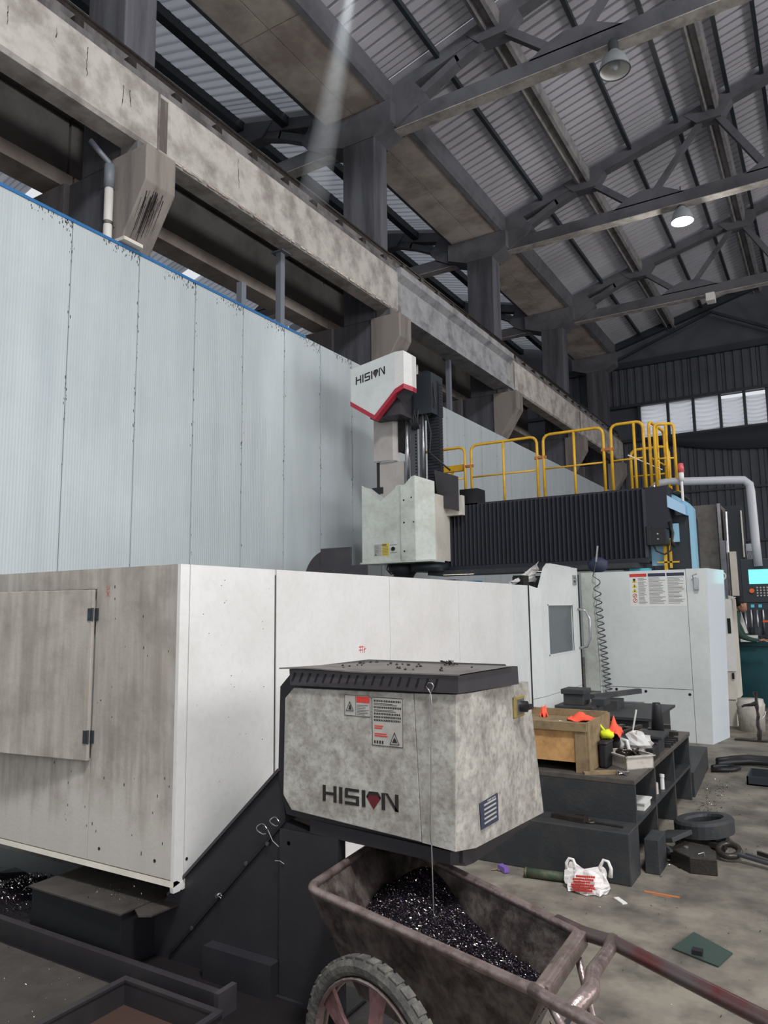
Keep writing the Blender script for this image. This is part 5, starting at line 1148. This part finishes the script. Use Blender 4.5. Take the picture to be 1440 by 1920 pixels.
b = B(); b.box(-1.20, -1.15, 5.46, 5.62, .541, .62); b.box(-1.40, -1.16, 5.64, 5.70, .541, .63); single('clamp_block', b, 'black', 'black clamping block right behind the white tub', 'block', bevel=.006)
b = B(); b.box(-1.30, -1.17, 5.75, 5.95, .541, .66); b.box(-1.33, -1.14, 5.72, 5.98, .64, .665); single('square_block', b, 'cast_iron', 'square dark green-grey block at the right side of the bench', 'block', bevel=.005)
b = B()
for i in range(4): b.bar((-1.27, 6.0+i*.1, .555), (-1.14, 6.02+i*.1, .555), .03, .028)
single('clamp_straps', b, 'black', 'row of four dark clamp straps on the far right end of the bench', 'clamps')
b = B(); b.lathe((-1.285, 6.3, .541), [(.001, 0), (.055, 0), (.035, .27), (.030, .29), (.001, .29)], 12); single('taper_sleeve', b, 'black', 'dark tapered steel sleeve standing on the bench', 'sleeve', smooth=True)
b = B(); b.cyl((-1.46, 6.2, .60), (-1.42, 6.2, .78), .007, 8); single('white_stick', b, 'sticker_white', 'thin white stick leaning among the parts', 'stick')
b = B(); b.bar((-1.62, 6.1, .56), (-1.42, 6.25, .64), .045, .03); single('dark_bar', b, 'oily_iron', 'short dark steel bar lying askew among the parts', 'bar')
b = B(); rd = random.Random(23)
for i in range(60):
    c_ = Vector((rd.uniform(-1.75, -1.2), rd.uniform(5.5, 6.7), rd.choice([.556, .556, .586, .61]))); a = rd.uniform(0, PI); b.obox(c_, (math.cos(a), math.sin(a), 0), (-math.sin(a), math.cos(a), 0), (0, 0, 1), rd.uniform(.04, .13), rd.uniform(.02, .05), .03)
single('tool_clutter', b, 'oily_iron', 'clutter of dark tools and offcuts in the middle of the bench', 'clutter', kind='stuff')
b = B(); b.box(-1.99, -1.68, 5.9, 6.2, .541, .82); single('riser_block', b, 'cast_iron', 'wide dark riser block behind the crate', 'block', bevel=.006)
b = B(); b.box(-1.93, -1.77, 5.95, 6.12, .82, .905); b.box(-1.945, -1.755, 5.935, 6.135, .905, .945); single('top_block', b, 'cast_iron', 'grey-green capped block on the riser block', 'block', bevel=.005)
b = B(); b.box(-1.72, -1.62, 6.0, 6.2, .82, .87); single('small_block', b, 'cast_iron', 'low block right of the capped block', 'block')
b = B(); b.box(-2.3, -1.60, 7.45, 8.5, 0, .52); b.box(-2.35, -1.55, 7.4, 8.55, .52, .545); single('far_plate_bench', b, 'cast_iron', 'low iron plate bench right before the white cabinet', 'bench')
b = B(); b.bar((-2.25, 7.9, .66), (-1.9, 8.5, .68), .06, .05); b.box(-2.2, -2.0, 7.9, 8.2, .545, .63); single('angle_bar', b, 'cast_iron', 'grey-green bar propped at the foot of the machine door', 'bar')
# tools on the slab
b = B(); b.bar((-1.62, 4.70, .305), (-1.40, 4.66, .305), .06, .03); b.bar((-1.55, 4.74, .30), (-1.44, 4.75, .31), .03, .02); single('clamp_piece', b, 'oily_iron', 'dark oily clamp piece on the low iron block', 'tool')
t = thing('open_wrench', (-1.28, 4.68, .292), 'small oily open-ended wrench on the right end of the low iron block', 'wrench')
b = B(); b.bar((-1.36, 4.68, .298), (-1.18, 4.66, .298), .022, .008); obj('shank', b, 'oily_iron', t)
b = B(); b.tube([(-1.36+.028*math.cos(math.radians(a))-.02, 4.68+.028*math.sin(math.radians(a)), .299) for a in range(40, 330, 24)], .009, 6); obj('jaw', b, 'oily_iron', t)

# compressed-air coil hanging on the cabinet
b = B(); pts = []
for i in range(20*12+1):
    a = 2*PI*i/12; k = i/(20*12); z = 1.92-1.50*k**.75; x0 = -2.56+.10*k; pts.append((x0+.042*math.cos(a), 9.42+.042*math.sin(a), z))
b.tube([(-2.52, 9.40, 2.36), (-2.555, 9.40, 2.15), (-2.60, 9.41, 1.98)]+pts, .0065, 6)
single('air_hose_coil', b, 'hose_grey', 'black spiral air hose hanging down the left side of the white cabinet', 'hose', smooth=True)
b = B(); b.cyl((-2.52, 9.40, 2.36), (-2.55, 9.40, 2.16), .012, 8); single('air_gun_nozzle', b, 'steel', 'thin bright nozzle at the top of the spiral air hose', 'nozzle')
b = B(); b.blob((-2.58, 9.6, 2.13), .13, .08, .10, 12, 8, .2, 9); single('blue_cloth', b, 'print_navy', 'dark blue cloth bundle on top of the white cabinet', 'cloth', smooth=True)

# ============================================================ ON THE FLOOR, RIGHT
t = thing('carrier_bag', (-1.33, 4.37, 0), 'crumpled white plastic carrier bag with red print on the floor by the iron block', 'plastic bag')
b = B(); rd = random.Random(51); nu, nv = 18, 8; vs = []
for j in range(nv+1):
    v = j/nv
    for i in range(nu):
        a = 2*PI*i/nu; w = .112*(1-.22*v+.22*math.sin(v*3)); d = .055*(1-v*.75)+.006
        top = .112+.016*math.cos(a*2)+.016*math.sin(a*3)
        vs.append((-1.33+w*math.cos(a)*(1+.09*math.sin(a*5+v*7)), 4.37+d*math.sin(a)*(1+.35*math.sin(a*7+v*5))+.03*v+rd.uniform(-.006, .006), top*v+rd.uniform(-.006, .006)*(v > 0)+.004))
b.add(vs, [(j*nu+i, j*nu+(i+1) % nu, (j+1)*nu+(i+1) % nu, (j+1)*nu+i) for j in range(nv) for i in range(nu)]+[tuple(nv*nu+i for i in range(nu))])
bag = obj('bag_body', b, 'plastic_bag', t, smooth=False)
for cx, hh, w in ((-1.425, .075, .022), (-1.225, .10, .026)):
    b = B(); b.tube([(cx-w, 4.40, .09), (cx-w*1.1, 4.40, .09+hh*.5), (cx-w*.4, 4.405, .09+hh*.85), (cx+w*.6, 4.405, .09+hh*.8), (cx+w*1.2, 4.40, .09+hh*.45), (cx+w, 4.40, .09)], [.013, .010, .009, .009, .010, .013], 7); obj('bag_handle', b, 'plastic_bag', t, smooth=True)
b = B()
for i, (x0, x1, z) in enumerate(((-1.37, -1.27, .095), (-1.39, -1.28, .080), (-1.385, -1.29, .066), (-1.40, -1.275, .052), (-1.395, -1.27, .038), (-1.385, -1.28, .024))):
    x = x0
    while x < x1:
        w = .012; y = 4.305+.35*max(0, z-.03)*.5-.004+abs(x+1.33)*.16; zz_ = z+.012*math.sin((x+1.39)*14)-.006; b.box(x, x+w*.75, y-.006, y+.004, zz_-.0045, zz_+.0045); x += w
obj('red_print', b, 'print_red', t)
b = B(); b.cyl((-1.70, 4.42, .028), (-1.47, 4.45, .028), .027, 14); b.cyl((-1.715, 4.418, .028), (-1.70, 4.42, .028), .029, 14); single('green_roll', b, 'green_tube', 'grubby dark green tube lying left of the plastic bag', 'tube', smooth=True)
b = B(); b.obox((-1.86, 4.44, .02), (.8, -.6, 0), (.6, .8, 0), (0, 0, 1), .08, .035, .03); single('purple_pack', b, 'purple', 'small purple packet on the floor near the handcart', 'packet')
b = B(); b.tube([(-1.93, 4.42, .006), (-1.90, 4.44, .008), (-1.88, 4.43, .006)], .005, 6); single('brown_stub', b, 'wood_grey', 'short brown stub on the floor beside the purple packet', 'scrap')
b = B(); b.obox((-1.13, 4.32, .004), (.7, -.7, 0), (.7, .7, 0), (0, 0, 1), .09, .03, .006); single('white_chip', b, 'sticker_white', 'flat white scrap on the floor right of the plastic bag', 'scrap')
b = B(); b.pxy([(-.78, 3.86), (-.72, 4.09), (-.53, 3.94), (-.57, 3.77)], .002, .008); gp = single('green_plate', b, 'green_plate', 'thin green steel plate lying on the floor at the right edge', 'plate')
b = B(); b.box(-.69, -.645, 3.83, 3.87, .008, .028); single('rubber_pad', b, 'black', 'small dark pad on the green plate', 'pad')
b = B(); b.box(-1.05, -.86, 4.52, 4.545, .0008, .0014); b.box(-1.0, -.9, 4.50, 4.51, .0008, .0014); single('orange_mark', b, 'rust_orange', 'faint orange paint mark on the floor', 'paint mark')
# ring-shaped casting
t = thing('ring_casting', (-.9, 5.5, 0), 'dark oval ring casting lying tilted on iron scrap', 'casting')
b = B(); n = 28; c0 = Vector((-.88, 5.62, .13)); pr_ = [(.17, .11), (.17, .11)]
A = []; D = []
for k_, (ro, ri) in enumerate(((1, .62),)):
    vs = []
    for a in range(n):
        th = 2*PI*a/n; ex, ey = .19*math.cos(th), .25*math.sin(th)
        for r_, z_ in ((1, -.06), (1, .02), (.92, .035), (.66, .035), (.6, .02), (.6, -.06)):
            vs.append((c0.x+ex*r_, c0.y+ey*r_, c0.z+z_+.10*ex-.05*ey))
    m = 6; b.add(vs, [(a*m+j, a*m+(j+1) % m, ((a+1) % n)*m+(j+1) % m, ((a+1) % n)*m+j) for a in range(n) for j in range(m)])
obj('ring', b, 'cast_iron', t)
b = B(); b.box(-.98, -.80, 5.5, 5.62, 0, .07); b.box(-.86, -.74, 5.5, 5.72, 0, .06); obj('support_block', b, 'black', t)
t = thing('bracket_casting', (-.9, 5.1, 0), 'heavy dark bracket casting on the floor left of the ring spanner', 'casting')
b = B(); b.pxy([(-1.0, 5.07), (-.87, 4.95), (-.72, 4.98), (-.74, 5.1), (-.80, 5.24), (-.98, 5.28)], 0, .095); obj('bracket_body', b, 'oily_iron', t, bevel=.006)
b = B(); b.obox((-1.03, 5.24, .12), (.9, -.3, .2), (.3, .95, 0), Vector((-.2, 0, 1)).normalized(), .18, .26, .03); obj('top_flange', b, 'cast_iron', t, bevel=.004)
b = B(); b.bar((-1.09, 5.18, .10), (-.99, 5.05, .085), .02, .014); obj('bright_edge', b, 'steel', t)
b = B(); b.cyl((-.92, 5.14, .095), (-.92, 5.14, .099), .014, 10); b.tube([(-.83, 5.02, .10), (-.80, 5.04, .108), (-.79, 5.0, .098)], .003, 5); obj('curl', b, 'wire_steel', t)
b = B(); b.tube([(-1.07+.012*math.cos(a*.8)*(1+a*.1), 5.06+.02*math.sin(a*.8), .03+.012*a*.5) for a in range(9)], .006, 5); single('swarf_curl', b, 'steel_dark', 'curl of dark swarf by the bracket casting', 'swarf')
t = thing('ring_spanner', (-.6, 5.33, 0), 'large ring spanner with its shaft running off the right edge', 'spanner')
b = B(); b.tube([(-.70+.062*math.cos(a*PI/10), 5.34+.062*math.sin(a*PI/10), .055+.02*math.sin(a*PI/10)) for a in range(20)], .020, 8, closed=True); obj('ring', b, 'oily_iron', t, smooth=True)
b = B(); b.bar((-.65, 5.31, .05), (-.20, 5.14, .03), .045, .02); b.bar((-.60, 5.31, .06), (-.22, 5.16, .042), .018, .01); obj('shaft', b, 'steel_dark', t, bevel=.004)
b = B(); b.bar((-.95, 5.47, .05), (-.72, 5.37, .06), .03, .03); b.cyl((-.75, 5.42, .045), (-.75, 5.36, .045), .03, 10); b.box(-.98, -.83, 5.42, 5.5, .0, .09); single('threaded_rod', b, 'oily_iron', 'dark rod and nut between the ring casting and the ring spanner', 'rod')
b = B(); b.bar((-.55, 5.52, .015), (-.30, 5.35, .015), .02, .02); single('thin_bar', b, 'oily_iron', 'thin dark bar lying behind the ring spanner', 'bar')
b = B(); tub(b, -.80, -.45, 7.55, 7.95, 0, .075, .012); single('oil_tray', b, 'machine_dark', 'shallow dark oil tray on the floor at the right edge', 'tray')
b = B()
for k_, (dx, dy) in enumerate(((0, 0), (.05, .1), (-.03, .2))):
    b.tube([(-1.12+dx, 8.2+dy, .03), (-1.0, 8.35+dy, .04), (-.85+dx, 8.45+dy, .04), (-.65, 8.4+dy, .05), (-.3, 8.35+dy, .04)], .03, 8)
b.tube([(-1.15, 7.95, .02), (-.98, 8.0, .03), (-.92, 8.12, .03), (-1.05, 8.18, .03), (-1.15, 8.05, .03)], .022, 7)
single('rubber_hoses', b, 'black', 'heap of black rubber hoses on the floor at the foot of the white cabinet', 'hose', smooth=True)

# ============================================================ BACKGROUND RIGHT
t = thing('oil_bucket', (-1.2, 11.4, 0), 'grimy cream bucket with a wire handle on the floor behind the white cabinet', 'bucket')
BX, BYk = -1.03, 10.75
b = B(); b.lathe((BX, BYk, 0), [(.001, 0), (.15, 0), (.165, .30), (.17, .33), (.155, .36), (.15, .40), (.001, .40)], 20); obj('bucket_body', b, 'tub_plastic', t, smooth=True)
b = B(); b.tube([(BX+.168*math.cos(math.radians(a)), BYk-.168*math.sin(math.radians(a))*.9, .25-.12*math.sin(math.radians(a))) for a in range(0, 181, 20)], .005, 6); obj('wire_handle', b, 'wire_steel', t)
t = thing('stand_post', (-.9, 9.9, 0), 'twisted rusty iron stand with a side hook in front of the cream bucket', 'stand')
rd = random.Random(61)
b = B(); b.tube([(-.885+rd.uniform(-.015, .015), 9.95, .02+i*.055) for i in range(11)], [rd.uniform(.012, .03) for i in range(11)], 7); obj('post', b, 'oily_iron', t)
b = B(); b.tube([(-.89, 9.95, .44), (-.95, 9.94, .42), (-1.02, 9.94, .41), (-1.05, 9.95, .39)], [.03, .02, .015, .012], 7); obj('hook', b, 'oily_iron', t)
b = B(); b.box(-1.15, -.80, 9.9, 10.0, 0, .02); obj('foot', b, 'oily_iron', t)
# overhead pipe arm
t = thing('pipe_arm', (-.9, 11, 2.2), 'grey pipe arm reaching over from the gantry and turning down to the control panel', 'pipe arm')
b = B(); b.tube([(-2.06, 10.7, 3.23), (-1.98, 10.7, 3.29), (-1.85, 10.7, 3.30), (-1.1, 10.85, 3.27), (-.92, 10.9, 3.26), (-.86, 10.92, 3.20), (-.85, 10.92, 3.1), (-.84, 10.93, 2.4), (-.83, 10.93, 2.1)], .055, 12); obj('arm', b, 'pipe_grey', t, smooth=True)
b = B(); b.lathe((-2.04, 10.7, 3.12), [(.09, 0), (.075, .06), (.06, .14)], 14); obj('elbow_base', b, 'steel', t, smooth=True)
# control panel hanging from it
t = thing('hanging_console', (-.95, 11, 1.5), 'dark hanging console with glowing cyan screen and orange knob at the right edge', 'console')
YP = 10.95
b = B(); b.box(-1.05, -.5, YP, YP+.2, 1.62, 2.20); obj('panel_case', b, 'machine_dark', t, bevel=.01)
b = B(); b.box(-.955, -.60, YP-.012, YP, 1.87, 2.06); obj('screen', b, 'screen', t)
b = B(); b.cyl((-.93, YP-.03, 1.78), (-.93, YP, 1.78), .03, 12); obj('knob', b, 'orange_knob', t)
b = B()
for i in range(5):
    for j in range(4): b.cyl((-.865+i*.04, YP-.012, 1.82-j*.035), (-.865+i*.04, YP, 1.82-j*.035), .012, 6)
obj('button', b, 'sticker_silver', t)
b = B(); b.box(-1.0, -.55, YP-.08, YP+.1, 1.53, 1.62); obj('button_tray', b, 'machine_dark', t)
b = B(); b.box(-.95, -.91, YP-.085, YP-.08, 1.56, 1.60); b.box(-.86, -.82, YP-.085, YP-.08, 1.56, 1.60); obj('key', b, 'teal_light', t)
# another machine behind
t = thing('boring_machine', (-1.3, 14.5, 0), 'tall grey column machine with black and steel slides behind the white cabinet', 'machine')
b = B(); b.box(-2.15, -1.60, 14.0, 14.8, 0, 3.35); obj('column', b, 'charcoal_dust', t)
b = B(); b.box(-1.63, -1.58, 13.9, 14.0, .9, 3.35); b.cyl((-1.52, 13.95, 1.85), (-1.50, 13.95, 3.2), .03, 8); b.box(-1.58, -1.54, 13.9, 14.0, 1.6, 2.7); obj('slide_way', b, 'steel', t)
b = B(); b.box(-1.50, -1.26, 13.95, 14.4, 1.5, 3.3); obj('slide_cover', b, 'machine_dark', t)
b = B(); b.box(-1.48, -1.38, 13.85, 13.95, 1.75, 2.5); b.box(-1.27, -1.25, 13.9, 13.95, 2.4, 3.2); obj('rail', b, 'enamel_cream', t)
b = B()
for i in range(7): b.tube([(-1.22+i*.018, 13.9, 2.1), (-1.2+i*.02, 13.88, 2.3), (-1.22+i*.018, 13.9, 2.55)], .006, 5)
b.box(-1.22, -1.1, 13.88, 13.92, 2.5, 2.62); obj('cable_group', b, 'steel', t)
b = B(); b.box(-1.5, -.6, 13.2, 14.0, 0, .95); b.box(-1.45, -.6, 13.15, 14.0, .95, 1.02); obj('teal_base', b, 'teal_paint', t)
b = B()
for i in range(7): b.cyl((-1.25+i*.085, 13.3, 1.02), (-1.25+i*.085, 13.3, 1.02+[.5, .62, .55, .7, .5, .6, .66][i]), .014, 8)
obj('rod', b, 'steel', t, smooth=True)
b = B(); b.box(-1.3, -.7, 13.25, 13.4, 1.08, 1.12); b.cyl((-1.12, 13.3, 1.1), (-1.12, 13.3, 1.24), .1, 12); b.cyl((-.85, 13.3, 1.1), (-.85, 13.3, 1.2), .09, 12); b.box(-1.2, -.72, 13.3, 13.5, 1.02, 1.06); obj('tool_holder', b, 'machine_dark', t)
b = B(); b.box(-1.0, -.7, 13.15, 13.2, 1.32, 1.35); obj('orange_lead', b, 'orange_knob', t)
b = B(); b.loft([(-1.47, 13.1, 1.75), (-1.36, 13.1, 1.72), (-1.36, 13.2, 1.72), (-1.47, 13.2, 1.75)], [(-1.35, 13.1, 1.15), (-1.22, 13.1, 1.15), (-1.22, 13.2, 1.15), (-1.35, 13.2, 1.15)]); obj('white_cover', b, 'enamel_clean', t)
b = B(); b.box(-1.32, -1.08, 13.0, 13.14, 1.02, 1.12); single('paper_box', b, 'sticker_white', 'small white box on the teal machine base', 'box')

# person bending over the teal base, mostly hidden by the cream cabinet
def person(loc):
    t = thing('person', loc, 'person in dark green jacket leaning over the teal machine base behind the cream cabinet', 'person')
    x, y, z0 = loc
    def skin_obj(name, verts, edges, radii, m, sub=2, parent=t):
        me = bpy.data.meshes.new(name); me.from_pydata([(a, b_, c) for a, b_, c in verts], edges, []); M_ = M[m]; me.materials.append(M_)
        o = bpy.data.objects.new(name, me); C.objects.link(o); o.parent = parent
        sk = o.modifiers.new('skin', 'SKIN'); sk.use_smooth_shade = True
        for v, r in zip(me.skin_vertices[0].data, radii): v.radius = (r, r*.85) if isinstance(r, float) else r
        me.skin_vertices[0].data[0].use_root = True
        s = o.modifiers.new('subdivision', 'SUBSURF'); s.levels = sub; s.render_levels = sub; return o
    # body leans towards +x; local coordinates, hips 0.9 m up
    V = [(0, 0, .92), (.06, 0, 1.06), (.14, 0, 1.22), (.20, 0, 1.36), (.25, 0, 1.45), (.29, 0, 1.50),
         (0, .10, .86), (.03, .11, .48), (-.02, .11, .08), (.10, .12, .04),
         (0, -.10, .86), (.04, -.11, .48), (-.03, -.11, .08), (.09, -.12, .04),
         (.19, .19, 1.34), (.30, .23, 1.12), (.46, .18, 1.06), (.53, .16, 1.06),
         (.19, -.19, 1.34), (.30, -.23, 1.12), (.46, -.18, 1.06), (.53, -.16, 1.06)]
    E_ = [(0, 1), (1, 2), (2, 3), (3, 4), (4, 5), (0, 6), (6, 7), (7, 8), (8, 9), (0, 10), (10, 11), (11, 12), (12, 13), (3, 14), (14, 15), (15, 16), (16, 17), (3, 18), (18, 19), (19, 20), (20, 21)]
    Rr = [.14, .13, .15, .16, .07, .055, .09, .065, .045, .04, .09, .065, .045, .04, .07, .05, .036, .03, .07, .05, .036, .03]
    skin_obj('body', V, E_, Rr, 'green_jacket')
    # trousers over the legs
    V2 = [(0, 0, .92), (0, .10, .86), (.03, .11, .48), (-.02, .11, .10), (0, -.10, .86), (.04, -.11, .48), (-.03, -.11, .10)]
    skin_obj('trousers', V2, [(0, 1), (1, 2), (2, 3), (0, 4), (4, 5), (5, 6)], [.15, .105, .08, .06, .105, .08, .06], 'trousers')
    def lo(b): b.v = [(p[0]+x, p[1]+y, p[2]+z0) for p in b.v]; return b
    h = B(); h.blob((.33, 0, 1.60), .095, .078, .118, 16, 12); h.blob((.425, 0, 1.585), .018, .014, .022, 8, 6); h.blob((.33, .078, 1.59), .02, .012, .03, 8, 6); h.blob((.33, -.078, 1.59), .02, .012, .03, 8, 6)
    obj('head', lo(h), 'skin', t, smooth=True)
    h = B(); h.blob((.31, 0, 1.635), .10, .086, .10, 16, 12); obj('hair', lo(h), 'hair', t, smooth=True)
    h = B()
    for s in (.03, -.03): h.blob((.415, s, 1.605), .008, .012, .008, 8, 6)
    h.blob((.418, 0, 1.54), .006, .024, .006, 8, 6); obj('face_detail', lo(h), 'hair', t)
    for s in (.16, -.16):
        h = B(); h.blob((.575, s, 1.055), .045, .036, .016, 10, 8)
        for k_ in range(4): h.tube([(.60, s-.027+.018*k_, 1.055), (.635, s-.03+.02*k_, 1.05), (.66-(.012 if k_ in (0, 3) else 0), s-.03+.02*k_, 1.035)], [.009, .008, .007], 6)
        sg = -1 if s > 0 else 1; h.tube([(.56, s+sg*.03, 1.055), (.59, s+sg*.05, 1.05), (.62, s+sg*.052, 1.04)], [.01, .009, .008], 6)
        obj('hand', lo(h), 'skin', t, smooth=True)
person((-1.58, 12.9, 0))
